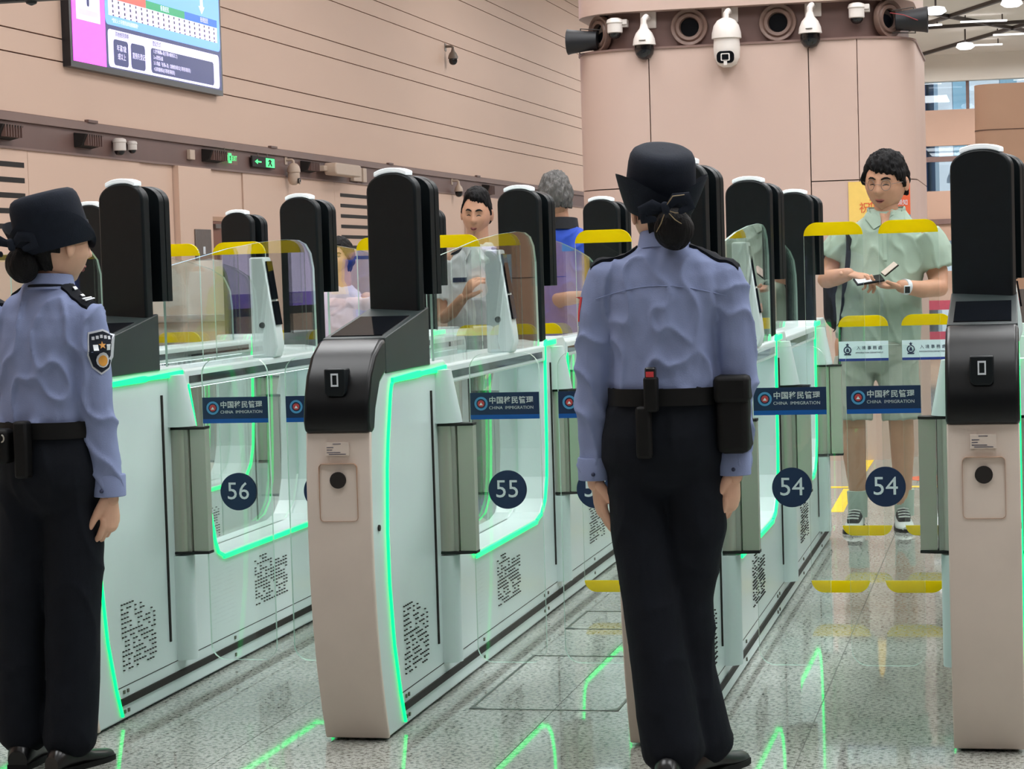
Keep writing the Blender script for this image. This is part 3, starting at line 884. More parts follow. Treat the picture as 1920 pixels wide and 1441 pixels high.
def head_r(az, el, k):
    """radius vector scale of the head surface; az 0 = face, degrees; k: shape dict"""
    c, s_ = math.cos(R(el)), math.sin(R(el))
    x, y, z = c * math.sin(R(az)), c * math.cos(R(az)), s_
    rx, ry, rz = k.get('rx', .076), k.get('ry', .096), k.get('rz', .118)
    p = Vector((x * rx, y * ry, z * rz))
    if z < 0:                                          # jaw: narrower, face plane kept forward
        t = -z
        p.x *= 1 - k.get('jaw', .24) * t ** 1.6
        if y > 0: p.y *= 1 + .10 * t
        else: p.y *= 1 - .38 * t ** 1.3
    if y < 0 and z > -.2: p.y *= 1.03
    f = 0.
    if abs(az) < 75:
        aa = abs(az)
        f += .021 * gauss(az, 0, 7.5) * (gauss(el, -11, 6) + .62 * gauss(el, -3, 7) + .3 * gauss(el, 7, 7))
        f += .008 * gauss(aa, 9.5, 5) * gauss(el, -13, 5)              # nostrils
        f -= .009 * gauss(aa, 22, 11) * gauss(el, 4, 7)                # eye sockets
        f += .0045 * gauss(aa, 18, 16) * gauss(el, 15, 5)              # brow
        f += .004 * gauss(aa, 42, 12) * gauss(el, -10, 12)             # cheek
        f += .0055 * gauss(az, 0, 14) * gauss(el, -30, 4.5)            # lips
        f += .005 * gauss(az, 0, 12) * gauss(el, -36, 4.5)
        f -= .004 * gauss(az, 0, 15) * gauss(el, -33, 1.8)
        f -= .004 * gauss(az, 0, 14) * gauss(el, -43, 4)
        f += .009 * gauss(az, 0, 18) * gauss(el, -56, 9)               # chin
    return p + p.normalized() * f
def sphere_grid(fn, na=72, ne=48):
    mb = MB()
    for i in range(ne + 1):
        el = -90 + 180 * i / ne
        for j in range(na):
            mb.v.append(tuple(fn(-180 + 360 * j / na, max(-89.5, min(89.5, el)))))
    for i in range(ne):
        for j in range(na):
            a = i * na + j; b = i * na + (j + 1) % na
            mb.f.append((a, b, b + na, a + na)); mb.m.append(0)
    mb.f.append(tuple(range(na))[::-1]); mb.m.append(0)
    mb.f.append(tuple(ne * na + j for j in range(na))); mb.m.append(0)
    return mb
def xf(mb, T):
    mb.v = [tuple(T @ Vector(v)) for v in mb.v]
    return mb
def head_T(center, yaw, pitch=0., roll=0., s=1.):
    """yaw: 0 looks along +Y; positive turns to the left (towards -X); pitch > 0 looks up"""
    return Matrix.Translation(center) @ Matrix.Rotation(yaw, 4, 'Z') @ Matrix.Rotation(pitch, 4, 'X') @ Matrix.Rotation(roll, 4, 'Y') @ Matrix.Scale(s, 4)
def make_head(T, skin, k={}):
    mb = sphere_grid(lambda a, e: head_r(a, e, k))
    for s in (-1, 1):
        ear = sphere_grid(lambda a, e: Vector((.008 * math.cos(R(e)) * math.sin(R(a)), .019 * math.cos(R(e)) * math.cos(R(a)), .032 * math.sin(R(e)))), 14, 10)
        E_ = Matrix.Translation((s * (k.get('rx', .076) + .002), -.004, -.004)) @ Matrix.Rotation(s * R(22), 4, 'Z') @ Matrix.Rotation(R(-10), 4, 'X')
        xf(ear, E_); mb.add(ear.v, ear.f)
    return xf(mb, T).mesh('head', [skin], True)
def face_parts(body, T, k={}, eyes='open', brow='hair_black', parts=True):
    def on(az, el, off=0.):
        p = head_r(az, el, k); return T @ (p + p.normalized() * off)
    for s in (-1, 1):
        if eyes == 'open':
            ew = MB(); capsule(ew, [on(s * a, 3 + c, -.001) for a, c in ((13, -.5), (18, .6), (24, .8), (29, 0))], [.0022, .0042, .0042, .0022], 8)
            ew.build('eye', 'eye_white', body, smooth=True)
            ir = MB(); capsule(ir, [on(s * 20.5, 2.2, .0022), on(s * 21.5, 4.6, .0022)], [.0034, .0034], 8)
            ir.build('iris', 'eye_dark', body, smooth=True)
        li = MB(); capsule(li, [on(s * a, (4.9 if eyes == 'open' else 1.6) + c, .001) for a, c in ((12, -1.6), (17, 0), (23, .4), (30, -1.4))], [.0014, .0026, .0028, .0014], 6)
        li.build('eyelash', 'eye_dark', body, smooth=True)
        br = MB(); capsule(br, [on(s * a, 14 + c, .0015) for a, c in ((9, -1.5), (17, .8), (25, 1.2), (34, -1.5))], [.0028, .0048, .0046, .002], 8)
        br.build('eyebrow', brow, body, smooth=True)
    up_ = MB(); capsule(up_, [on(a, -30.5 + c, .0005) for a, c in ((-17, -1.2), (-8, .6), (0, .0), (8, .6), (17, -1.2))], [.001, .0034, .0036, .0034, .001], 8)
    lo_ = MB(); capsule(lo_, [on(a, -35.2 + c, .0005) for a, c in ((-15, 1.5), (-7, -.3), (0, -.6), (7, -.3), (15, 1.5))], [.001, .004, .0046, .004, .001], 8)
    ml = MB(); capsule(ml, [on(a, -32.9, .0035) for a in (-15, -7, 0, 7, 15)], [.0008, .0016, .0018, .0016, .0008], 6); ml.build('mouth_line', 'eye_dark', body, smooth=True)
    up_.build('upper_lip', 'lips', body, smooth=True); lo_.build('lower_lip', 'lips', body, smooth=True)
def hair_cap(T, fn, m, k={}, seed=0., rough=.004, name='hair'):
    """fn(az, el) -> offset from the scalp (negative = hidden inside the head)"""
    def f(a, e):
        p = head_r(a, e, dict(k)); h = fn(a, e)
        n_ = noise.noise(Vector((p.x * 90 + seed, p.y * 90, p.z * 30))) * rough if h > 0 else 0
        return p + p.normalized() * (h + n_)
    return xf(sphere_grid(f, 108, 64), T).mesh(name, [m], True)
def hand(wrist, d, nrm, side, curls=(25, 30, 30, 35), thumb=35, spread=4., s=1.0, tcurl=20):
    """d: finger direction, nrm: back-of-hand normal, side=+1: thumb on the +(d x nrm) side"""
    d = Vector(d).normalized(); nrm = Vector(nrm); nrm = (nrm - d * nrm.dot(d)).normalized(); w = d.cross(nrm) * side
    wrist = Vector(wrist); mb = MB()
    capsule(mb, [wrist - d * .03 * s, wrist, wrist + d * .03 * s, wrist + d * .065 * s, wrist + d * .085 * s], [.024 * s, .024 * s, .029 * s, .034 * s, .030 * s], 16, .5, nrm)
    L_ = ((.028, .040), (.010, .046), (-.009, .042), (-.027, .033))
    for i, (o, l) in enumerate(L_):
        p = wrist + d * (.078 + (.006, .010, .007, 0)[i]) * s + w * o * s
        a = 0; pts = [p - d * .015 * s]; pts.append(p)
        dirw = (d + w * math.tan(R(spread * (1.2, .3, -.5, -1.3)[i]))).normalized()
        for j, ll in enumerate((l, l * .62, l * .5)):
            a += curls[i] * (.8, 1.1, .8)[j]
            dd = dirw * math.cos(R(a)) - nrm * math.sin(R(a))
            p = p + dd * ll * s; pts.append(p)
        r = (.0092, .0094, .0090, .0078)[i] * s
        capsule(mb, pts, [r * 1.05, r * 1.05, r, r * .92, r * .75], 10)
    b = wrist + d * .022 * s + w * .026 * s - nrm * .004
    t1 = (d * math.cos(R(thumb)) + w * math.sin(R(thumb)) - nrm * .35).normalized()
    t2 = (t1 * math.cos(R(tcurl)) + d * math.sin(R(tcurl)) - nrm * .2).normalized()
    capsule(mb, [b - t1 * .012 * s, b + t1 * .03 * s, b + t1 * .052 * s, b + t1 * .052 * s + t2 * .03 * s], [.014 * s, .013 * s, .0105 * s, .0085 * s], 10)
    return mb
def person_root(loc, label, name='person'):
    return tag(empty(name, loc), label, 'person')
def snap(bvh, x, z, y0=-1., d=(0, 1, 0), off=.003):
    h = bvh.ray_cast(Vector((x, y0, z)), Vector(d))
    return (h[0] + h[1] * off, h[1]) if h[0] else (Vector((x, 0, z)), Vector((0, -1, 0)))
def bvh_of(me):
    return BVHTree.FromPolygons([v.co[:] for v in me.vertices], [tuple(p.vertices) for p in me.polygons])
def decal(bvh, poly, name, m, parent, cxz, ang=0., th=.002, d=(0, 1, 0), y0=-1., sub=4):
    """thin patch draped on a garment; poly in (u, v) metres about cxz, cast along d"""
    pts = []
    n = len(poly)
    fine = []
    for i in range(n):
        a, b = Vector(poly[i]), Vector(poly[(i + 1) % n])
        for k in range(sub): fine.append(a.lerp(b, k / sub))
    d = Vector(d).normalized(); rgt = d.cross(Vector((0, 0, 1))).normalized()
    base = Vector((cxz[0], 0, cxz[1])) if len(cxz) == 2 else Vector(cxz)
    mb = MB(); rows = (1., .66, .33)
    K = len(fine); vs_ = []
    for r in rows:
        for q in fine:
            u, v = q.x * r, q.y * r
            u, v = u * math.cos(ang) - v * math.sin(ang), u * math.sin(ang) + v * math.cos(ang)
            o = base + rgt * u + Vector((0, 0, v))
            h = bvh.ray_cast(o - d * 1.0, d)
            p = (h[0] - d * th) if h[0] else o
            vs_.append(p)
    h = bvh.ray_cast(base - d, d)
    vs_.append((h[0] - d * th) if h[0] else base)
    fs = []
    for ri in range(2):
        for j in range(K):
            a, b = ri * K + j, ri * K + (j + 1) % K
            fs.append((a, b, b + K, a + K))
    for j in range(K):
        fs.append((2 * K + j, 2 * K + (j + 1) % K, 3 * K))
    bk = [p + d * (th + .004) for p in vs_[:K]]
    mb.add(vs_ + bk, fs + [(j, (j + 1) % K, 3 * K + 1 + (j + 1) % K, 3 * K + 1 + j)[::-1] for j in range(K)])
    return mb.build(name, m, parent, smooth=True)

# ---------------------------------------------------------------- officers
def bowler(parent, T, brim_tilt=0.):
    """women's police hat: low domed crown, wide brim turned up at the sides"""
    prof = [(.0, .060), (.05, .0595), (.072, .057), (.084, .050), (.091, .038), (.0945, .02), (.097, -.02), (.099, -.055), (.1, -.09)]
    mb = MB(); n = 40
    for r, z in prof:
        for j in range(n):
            a = 2 * math.pi * j / n
            mb.v.append((max(r, .001) * math.cos(a) * .93, max(r, .001) * math.sin(a) * 1.08, z))
    K = len(prof)
    for i in range(K - 1):
        for j in range(n):
            a = i * n + j; b = i * n + (j + 1) % n
            mb.f.append((a, b, b + n, a + n)); mb.m.append(0)
    mb.f.append(tuple((K - 1) * n + j for j in range(n))); mb.m.append(0)
    crown = xf(mb, T).build('hat_crown', 'hat_navy', parent, smooth=True)
    bd = MB().lathe([(.1015, -.08), (.1005, -.045), (.099, -.043), (.099, -.08)], 40, sx=.935, sy=1.085)
    xf(bd, T).build('hat_band', 'hat_navy', crown, smooth=True)
    br = MB(); m_ = 5; n = 56
    for side in (0, 1):
        for i in range(m_ + 1):
            t = i / m_
            for j in range(n):
                a = 2 * math.pi * j / n; c, s_ = math.cos(a), math.sin(a)
                upturn = .086 * abs(c) ** 1.3 * (1 if s_ < 0 else 1 - .5 * s_) + .060 * max(0, -s_) ** 1.2
                drop = -.03 * max(0, s_) ** 2
                r = .094 + t * (.020 + .016 * abs(c) - .016 * max(0, s_))
                z = -.094 + upturn * t ** 1.25 + drop * t + (-.006 if side else 0) * (1 - t) - (.003 * side)
                br.v.append((r * c * .93, r * s_ * 1.10, z))
    R_ = (m_ + 1) * n
    for side in (0, 1):
        for i in range(m_):
            for j in range(n):
                a = side * R_ + i * n + j; b = side * R_ + i * n + (j + 1) % n
                br.f.append((a, b, b + n, a + n)); br.m.append(0)
    for j in range(n):
        a, b = m_ * n + j, m_ * n + (j + 1) % n
        br.f.append((a, b, b + R_, a + R_)); br.m.append(0)
    xf(br, T).build('hat_brim', 'hat_navy', crown, smooth=True)
    return crown
def bun_and_bow(parent, c, s=1., tilt=0., gold=True):
    c = Vector(c)
    T = Matrix.Translation(c) @ Matrix.Rotation(tilt, 4, 'Y')
    f = lambda a, e: Vector((.047 * math.cos(R(e)) * math.sin(R(a)), .040 * math.cos(R(e)) * math.cos(R(a)), .050 * math.sin(R(e)))) * s * (1 + .03 * math.sin(R(a * 6 + e * 4)))
    hb = xf(sphere_grid(f, 40, 28), T).build('hair_bun', 'hair_black', parent, smooth=True)
    bow = MB()
    for q in (-1, 1):
        P_ = [Vector((q * .004, -.04, .055)), Vector((q * .030, -.047, .072)), Vector((q * .058, -.040, .066)), Vector((q * .062, -.036, .042)), Vector((q * .035, -.044, .036))]
        capsule(bow, [T @ p for p in P_], [.008, .015, .017, .014, .008], 10, .45, (0, 1, 0))
    capsule(bow, [T @ Vector((0, -.046, .045)), T @ Vector((0, -.046, .064))], [.010, .010], 10)
    bow.build('hair_bow', 'hat_navy', parent, smooth=True)
    if gold:
        net = MB()
        for P_ in (((.0, -.05, .05), (-.022, -.045, .020), (-.040, -.035, .004)), ((.0, -.05, .05), (.022, -.046, .036), (.045, -.035, .030)), ((.004, -.05, .06), (.028, -.060, .078), (.056, -.05, .074)), ((.0, -.05, .05), (.016, -.047, .020), (.028, -.040, .006))):
            capsule(net, [T @ Vector(p) for p in P_], [.0012, .0016, .0012], 6)
        net.build('hair_net_trim', 'bow_gold', parent, smooth=True)
    return hb
def shoe(parent, p, yaw, m='shoe_black', s=1.):
    T = Matrix.Translation(p) @ Matrix.Rotation(yaw, 4, 'Z') @ Matrix.Scale(s, 4)
    mb = MB(); n = 20
    rs = []
    for y, hw, h in ((-.085, .028, .055), (-.07, .034, .075), (-.03, .036, .085), (.02, .036, .075), (.07, .043, .05), (.12, .042, .04), (.16, .032, .034), (.178, .015, .026)):
        for j in range(n):
            a = 2 * math.pi * j / n
            z = max(.012, h / 2 + h / 2 * math.sin(a) * 1.0)
            mb.v.append((hw * math.cos(a), y, z))
        rs.append(0)
    for i in range(7):
        for j in range(n):
            a = i * n + j; b = i * n + (j + 1) % n
            mb.f.append((a, b, b + n, a + n)); mb.m.append(0)
    mb.f.append(tuple(range(n))); mb.m.append(0); mb.f.append(tuple(7 * n + j for j in range(n))); mb.m.append(0)
    sh = xf(mb, T).build('shoe', m, parent, smooth=True)
    so = MB(); P_ = [(-.030, -.086), (.030, -.086), (.038, -.03), (.045, .07), (.043, .13), (.03, .168), (0, .185), (-.03, .168), (-.043, .13), (-.045, .07), (-.038, -.03)]
    so.prism(P_, 'z', 0, .016)
    xf(so, T).build('sole', 'leather', sh, smooth=True)
    return sh
SOC = dict(rx=.070, ry=.090, rz=.108, jaw=.26)
# ---- officer seen from behind, right
X0, Yq = -.905, 5.80
offR = person_root((X0, Yq, 0), 'police officer seen from behind, blue shirt and dark bowler hat, standing at lane 54')
def A(x, z, y=0.): return (x - X0, y, z)
bm_ = MB()
rings(bm_, [(.80, .0, .0, .12, .09), (.95, .0, .0, .125, .09), (1.1, .0, .0, .12, .085), (1.3, .0, .0, .13, .08), (1.37, .0, .0, .07, .06)])
capsule(bm_, [A(-.90, 1.33), A(-.90, 1.42, .015), A(-.90, 1.48, .03)], [.052, .048, .05], 16)
for pts in ([A(-1.055, 1.32), A(-1.085, 1.07), A(-1.096, .86), A(-1.094, .77)], [A(-.735, 1.315), A(-.715, 1.06), A(-.722, .86), A(-.728, .785)]):
    capsule(bm_, pts, [.04, .035, .027, .024], 12)
for pts in ([A(-.985, .82), A(-.945, .47, -.03), A(-.898, .1, -.06)], [A(-.835, .82), A(-.865, .47, .03), A(-.845, .1, .05)]):
    capsule(bm_, pts, [.07, .05, .035], 12)
body_me = remesh(bm_, 'skin', .009, 4, name='body')
hl = remesh(hand(A(-1.094, .785), (.16, .06, -1), (-.9, -.5, 0), -1, (14, 16, 18, 22), 22, 2, .98), 'skin', .003, 2)
hr = remesh(hand(A(-.730, .80), (-.10, .12, -1), (.85, -.5, 0), 1, (24, 28, 30, 34), 25, 2, .98), 'skin', .003, 2)
TR = head_T(A(-.910, 1.486, .03), R(26), R(-2), 0, .98)
hd = make_head(TR, 'skin', SOC)
bodyR = link('body', join([(body_me, 0), (hl, 0), (hr, 0), (hd, 0)], ['skin'], 'body'), offR)
face_parts(bodyR, TR, SOC)
def hair_f(a, e):
    aa = abs(a)
    lim = 40 if aa < 62 else (14 if aa < 100 else (2 if aa < 112 else (-14 if aa < 132 else -38)))
    return .012 if e > lim else -.012
link('hair', hair_cap(TR, hair_f, 'hair_black', SOC), bodyR)
bun_and_bow(bodyR, A(-.856, 1.436, -.085), 1.08, R(-14))
bowler(bodyR, head_T(A(-.899, 1.590, .012), R(18), R(19), R(2), 1.0))
# shirt
sm = MB()
rings(sm, [(1.005, .005, .0, .142, .105), (1.04, .005, .0, .145, .108), (1.10, .006, .0, .138, .104), (1.18, .006, .0, .142, .103), (1.26, .008, .0, .158, .100), (1.315, .010, .0, .168, .088), (1.35, .010, .0, .150, .075), (1.378, .009, .005, .095, .064), (1.402, .008, .01, .062, .06)])
capsule(sm, [A(-1.045, 1.318), A(-1.075, 1.22), A(-1.087, 1.07), A(-1.098, .95), A(-1.096, .815)], [.058, .056, .051, .045, .040], 18)
capsule(sm, [A(-.745, 1.31), A(-.722, 1.21), A(-.713, 1.06), A(-.718, .95), A(-.727, .825)], [.058, .056, .052, .046, .041], 18)
shirt_me = remesh(sm, 'shirt_blue', .006, 4, .013, 3.1, 'shirt')
shirtR = link('shirt', shirt_me, offR)
bv = bvh_of(shirt_me)
def collar(parent, c, m, r=.056, h=.045, tilt=0.):
    co = MB(); n = 36
    T = Matrix.Translation(c) @ Matrix.Rotation(tilt, 4, 'X')
    for r_, z in ((r + .010, -.012), (r + .002, h), (r - .004, h), (r - .004, -.012)):
        for j in range(n):
            a = 2 * math.pi * j / n
            op = .012 * max(0, math.sin(a)) ** 2
            co.v.append(tuple(T @ Vector((r_ * math.cos(a) * 1.05, r_ * math.sin(a), z - op))))
    for i in range(4):
        for j in range(n):
            a = i * n + j; b = i * n + (j + 1) % n
            c_, d_ = ((i + 1) % 4) * n + (j + 1) % n, ((i + 1) % 4) * n + j
            co.f.append((a, b, c_, d_)); co.m.append(0)
    return co.build('collar', m, parent, smooth=True)
collar(shirtR, A(-.897, 1.396, .012), 'shirt_blue', .058, .034, R(-8))
def epaulette(parent, bvh, p0, p1, hw=.026, marks=False):
    """strap from neck side p0 to shoulder end p1, cast down onto the shirt"""
    p0, p1 = Vector(p0), Vector(p1); d = (p1 - p0); n = 8
    side = Vector((0, 1, 0))
    mb = MB(); top = []
    rows = []
    for i in range(n + 1):
        q = p0 + d * i / n
        row = []
        for k in (-1, -.5, 0, .5, 1):
            o = q + side * hw * k; o.z = 1.6
            h = bvh.ray_cast(o, Vector((0, 0, -1)))
            z = h[0].z if h[0] and h[0].z > 1.15 else q.z
            row.append(Vector((o.x, o.y, max(z, q.z - .02) + .008)))
        rows.append(row)
    vs_ = [v for r in rows for v in r]; K = len(vs_)
    vs_ += [v - Vector((0, 0, .012)) for v in vs_]
    fs = []
    for i in range(n):
        for k in range(4):
            a = i * 5 + k; fs.append((a, a + 1, a + 6, a + 5)); fs.append((K + a, K + a + 5, K + a + 6, K + a + 1))
        fs += [(i * 5, (i + 1) * 5, K + (i + 1) * 5, K + i * 5), (i * 5 + 4, K + i * 5 + 4, K + (i + 1) * 5 + 4, (i + 1) * 5 + 4)]
    fs += [(0, K, K + 1, 1), (1, K + 1, K + 2, 2), (2, K + 2, K + 3, 3), (3, K + 3, K + 4, 4)]
    e = n * 5
    fs += [(e + k, e + k + 1, K + e + k + 1, K + e + k) for k in range(4)]
    mb.add(vs_, fs)
    ep = mb.build('epaulette', 'trouser', parent, smooth=True)
    if marks:
        for t0, t1, w in ((.90, .95, .85), (.79, .84, .85), (.60, .68, .28), (.32, .40, .28)):
            i0 = t0 * n; ii = min(int(i0), n - 1)
            def at(t, k):
                ii = min(int(t * n), n - 1); f = t * n - ii
                a = rows[ii][2].lerp(rows[ii + 1][2], f); b = (rows[ii][4] - rows[ii][0]) / 2
                return a + b * k + Vector((0, 0, .002))
            mk = MB(); q = [at(t0, -w), at(t1, -w), at(t1, w), at(t0, w)]
            mk.add(q + [p + Vector((0, 0, .002)) for p in q], [(0, 1, 2, 3), (4, 5, 6, 7), (0, 1, 5, 4), (1, 2, 6, 5), (2, 3, 7, 6), (3, 0, 4, 7)])
            mk.build('rank_bar' if w > .5 else 'rank_star', 'sign_white', ep)
    return ep
epaulette(shirtR, bv, A(-.968, 1.36), A(-1.088, 1.335))
epaulette(shirtR, bv, A(-.826, 1.36), A(-.700, 1.325))
# yoke seam across the back, cuffs and buttons
ys = MB()
capsule(ys, [snap(bv, -.165 + .34 * i / 16, 1.262 + .03 * math.sin(math.pi * i / 16), off=.0005)[0] for i in range(17)], [.0016] * 17, 6)
ys.build('yoke_seam', 'shirt_blue', shirtR, smooth=True)
for cx_, cz in ((-1.096, .822), (-.727, .832)):
    cf = MB(); p = A(cx_, cz)
    cf.lathe([(.0425, -.038), (.0445, -.036), (.0455, .018), (.0435, .022), (.030, .022), (.030, -.038)], 24)
    xf(cf, Matrix.Translation(p)).build('cuff', 'shirt_blue', shirtR, smooth=True)
    bt = MB(); capsule(bt, [(p[0] + .004, p[1] - .047, p[2] - .02), (p[0] + .004, p[1] - .0445, p[2] - .02)], [.0055, .0055], 10)
    bt.build('button', 'ink', shirtR, smooth=True)
decal(bv, [(-.022, .032), (.022, .032), (.022, -.032), (-.022, -.032)], 'flag_patch', 'patch_red', shirtR, (-1.128 - X0, -.0, 1.235), 0, .002, (.86, .5, 0))
decal(bv, [(-.022, .016), (.022, .016), (.022, -.018), (0, -.024), (-.022, -.018)], 'badge_patch', 'patch_silver', shirtR, (-1.128 - X0, -.0, 1.175), 0, .002, (.86, .5, 0))
# trousers, belt and equipment
tm = MB()
rings(tm, [(.745, -.005, .0, .10, .05), (.78, -.005, .0, .145, .09), (.84, -.008, .0, .165, .118), (.90, -.006, -.004, .163, .118), (.97, .0, .0, .152, .110), (1.015, .004, .0, .144, .106), (1.03, .004, .0, .143, .105)])
capsule(tm, [A(-.983, .84), A(-.975, .66, -.01), A(-.948, .47, -.03), A(-.924, .28, -.05), A(-.898, .08, -.065)], [.083, .080, .076, .076, .084], 20)
capsule(tm, [A(-.835, .84), A(-.832, .66, .01), A(-.868, .47, .03), A(-.868, .28, .04), A(-.838, .08, .045)], [.083, .080, .076, .076, .086], 20)
tr_me = remesh(tm, 'trouser', .007, 5, .005, 9.2, 'trousers', .7)
trR = link('trousers', tr_me, offR)
def belt(parent, cx_, z, rx, ry, h=.045, turn=0.):
    b = MB(); n = 48
    for r_, zz in ((0, -h / 2), (.006, -h / 2), (.006, h / 2), (0, h / 2)):
        for j in range(n):
            a = 2 * math.pi * j / n; c, s_ = math.cos(a), math.sin(a)
            x = math.copysign(abs(c) ** (2 / 2.3), c) * (rx + r_); y = math.copysign(abs(s_) ** (2 / 2.3), s_) * (ry + r_)
            b.v.append((cx_ + x * math.cos(turn) - y * math.sin(turn), x * math.sin(turn) + y * math.cos(turn), z + zz))
    for i in range(4):
        for j in range(n):
            a = i * n + j; q = i * n + (j + 1) % n
            b.f.append((a, q, ((i + 1) % 4) * n + (j + 1) % n, ((i + 1) % 4) * n + j)); b.m.append(0)
    return b.build('belt', 'leather', parent, smooth=True)
bR = belt(trR, .004, 1.005, .146, .109)
MB().box(.145, .228, -.085, .035, .855, 1.05).build('holster', 'leather', trR, bevel=.018)
MB().box(.140, .232, -.092, .03, .985, 1.058).build('holster_flap', 'leather', trR, bevel=.014)
MB().box(-.032, .004, -.147, -.112, .97, 1.06).build('radio_pouch', 'leather', trR, bevel=.006)
rd = MB().box(-.028, 0, -.145, -.117, 1.04, 1.085).build('radio', 'shoe_black', trR, bevel=.005)
MB().box(-.024, -.004, -.1462, -.144, 1.060, 1.074).build('radio_button', 'patch_red', rd)
MB().box(-.055, -.015, -.145, -.112, .85, .985).build('baton_holder', 'leather', trR, bevel=.008)
shoe(offR, A(-.905, 0, -.085), R(4)); shoe(offR, A(-.825, 0, .02), R(-28))

# ---- officer on the left, head turned to the right
X0, Yq = -2.615, 5.75
offL = person_root((X0, Yq, 0), 'police officer in blue shirt cut off by the left edge, face turned to the right')
tw = R(-18)
bm_ = MB()
rings(bm_, [(.76, .0, .0, .12, .09, tw), (.95, .0, .0, .125, .09, tw), (1.1, .0, .0, .12, .085, tw), (1.24, .0, .0, .13, .08, tw), (1.31, .01, .0, .07, .06, tw)])
capsule(bm_, [A(-2.60, 1.27), A(-2.595, 1.36, .0), A(-2.585, 1.42, .01)], [.052, .047, .05], 16)
capsule(bm_, [A(-2.475, 1.25, -.03), A(-2.462, 1.02, -.04), A(-2.44, .84, -.03), A(-2.436, .745, -.02)], [.04, .035, .027, .024], 12)
capsule(bm_, [A(-2.765, 1.25, .04), A(-2.80, 1.0, .05), A(-2.79, .78, .1)], [.04, .034, .026], 12)
for pts in ([A(-2.70, .78), A(-2.725, .43), A(-2.735, .1)], [A(-2.56, .78), A(-2.565, .43), A(-2.585, .1)]):
    capsule(bm_, pts, [.07, .05, .035], 12)
body_me = remesh(bm_, 'skin', .009, 4, name='body')
hl = remesh(hand(A(-2.436, .762, -.02), (-.06, .04, -1), (.9, -.35, 0), 1, (30, 38, 44, 50), 20, 3, .98), 'skin', .003, 2)
h2 = remesh(hand(A(-2.79, .79, .1), (.05, .1, -1), (-.9, 0, 0), -1), 'skin', .003, 2)
TL = head_T(A(-2.575, 1.448, .01), R(-33), R(-3), 0, .98)
hd = make_head(TL, 'skin', SOC)
bodyL = link('body', join([(body_me, 0), (hl, 0), (h2, 0), (hd, 0)], ['skin'], 'body'), offL)
face_parts(bodyL, TL, SOC)
link('hair', hair_cap(TL, hair_f, 'hair_black', SOC), bodyL)
bun_and_bow(bodyL, A(-2.645, 1.398, -.07), 1.0, R(-10), False)
bowler(bodyL, head_T(A(-2.598, 1.537, -.005), R(-40), R(12), R(-5), .98))
sm = MB()
rings(sm, [(.945, .0, .0, .150, .108, tw), (.99, .0, .0, .150, .11, tw), (1.05, .0, .0, .146, .106, tw), (1.13, .0, .0, .150, .104, tw), (1.20, .0, .0, .160, .100, tw), (1.252, .0, .0, .166, .088, tw), (1.287, .005, .0, .145, .075, tw), (1.318, .012, .0, .09, .062, tw), (1.345, .018, .0, .062, .058, tw)])
capsule(sm, [A(-2.485, 1.248, -.03), A(-2.470, 1.15, -.035), A(-2.462, 1.02, -.04), A(-2.448, .88, -.03), A(-2.438, .79, -.02)], [.058, .057, .053, .046, .041], 18)
capsule(sm, [A(-2.755, 1.248, .04), A(-2.785, 1.12, .05), A(-2.80, 1.0, .05), A(-2.79, .82, .09)], [.058, .054, .05, .042], 18)
shirt_me = remesh(sm, 'shirt_blue', .006, 4, .013, 7.7, 'shirt')
shirtL = link('shirt', shirt_me, offL)
bv = bvh_of(shirt_me)
collar(shirtL, A(-2.597, 1.335, .0), 'shirt_blue', .057, .032, R(-6))
epaulette(shirtL, bv, A(-2.545, 1.31, -.012), A(-2.462, 1.272, -.035), .036, True)
epaulette(shirtL, bv, A(-2.66, 1.31, .02), A(-2.77, 1.27, .045), .028)
tieband = MB().lathe([(.0665, -.004), (.068, 0), (.0665, .004), (.063, .004), (.063, -.004)], 36)
xf(tieband, Matrix.Translation(A(-2.597, 1.333, .0)) @ Matrix.Rotation(R(-6), 4, 'X')).build('neck_cord', 'trouser', shirtL, smooth=True)
p = A(-2.438, .795, -.02)
cf = MB().lathe([(.0425, -.038), (.0445, -.036), (.0455, .018), (.0435, .022), (.030, .022), (.030, -.038)], 24)
xf(cf, Matrix.Translation(p)).build('cuff', 'shirt_blue', shirtL, smooth=True)
bt = MB(); capsule(bt, [(p[0] - .004, p[1] - .048, p[2] - .02), (p[0] - .004, p[1] - .0445, p[2] - .02)], [.0055, .0055], 10)
bt.build('button', 'ink', shirtL, smooth=True)
dirp = (-.62, .78, 0); pc = (-2.448 - X0, -.035, 1.155)
SH = [(-.042, .05), (0, .062), (.042, .05), (.042, -.012), (.026, -.045), (0, -.062), (-.026, -.045), (-.042, -.012)]
decal(bv, SH, 'arm_patch', 'patch_silver', shirtL, pc, R(-6), .002, dirp)
pt = decal(bv, [(x * .91, y * .91) for x, y in SH], 'arm_patch_field', 'hat_navy', shirtL, pc, R(-6), .0035, dirp)
decal(bv, [(.02 * math.cos(R(a)) * (1 if a < 180 or a > 360 else 1), .021 * math.sin(R(a))) for a in range(0, 360, 30)], 'arm_patch_ring', 'patch_silver', shirtL, (pc[0], pc[1], pc[2] - .022), 0, .005, dirp)
decal(bv, [(.014 * math.cos(R(a)), .015 * math.sin(R(a))) for a in range(0, 360, 30)], 'arm_patch_crest', 'patch_gold', shirtL, (pc[0], pc[1], pc[2] - .024), 0, .0065, dirp)
decal(bv, [((.011 if k % 2 == 0 else .0045) * math.sin(R(36 * k)), (.011 if k % 2 == 0 else .0045) * math.cos(R(36 * k))) for k in range(10)], 'arm_patch_star', 'patch_gold', shirtL, (pc[0], pc[1], pc[2] + .018), 0, .005, dirp, sub=2)
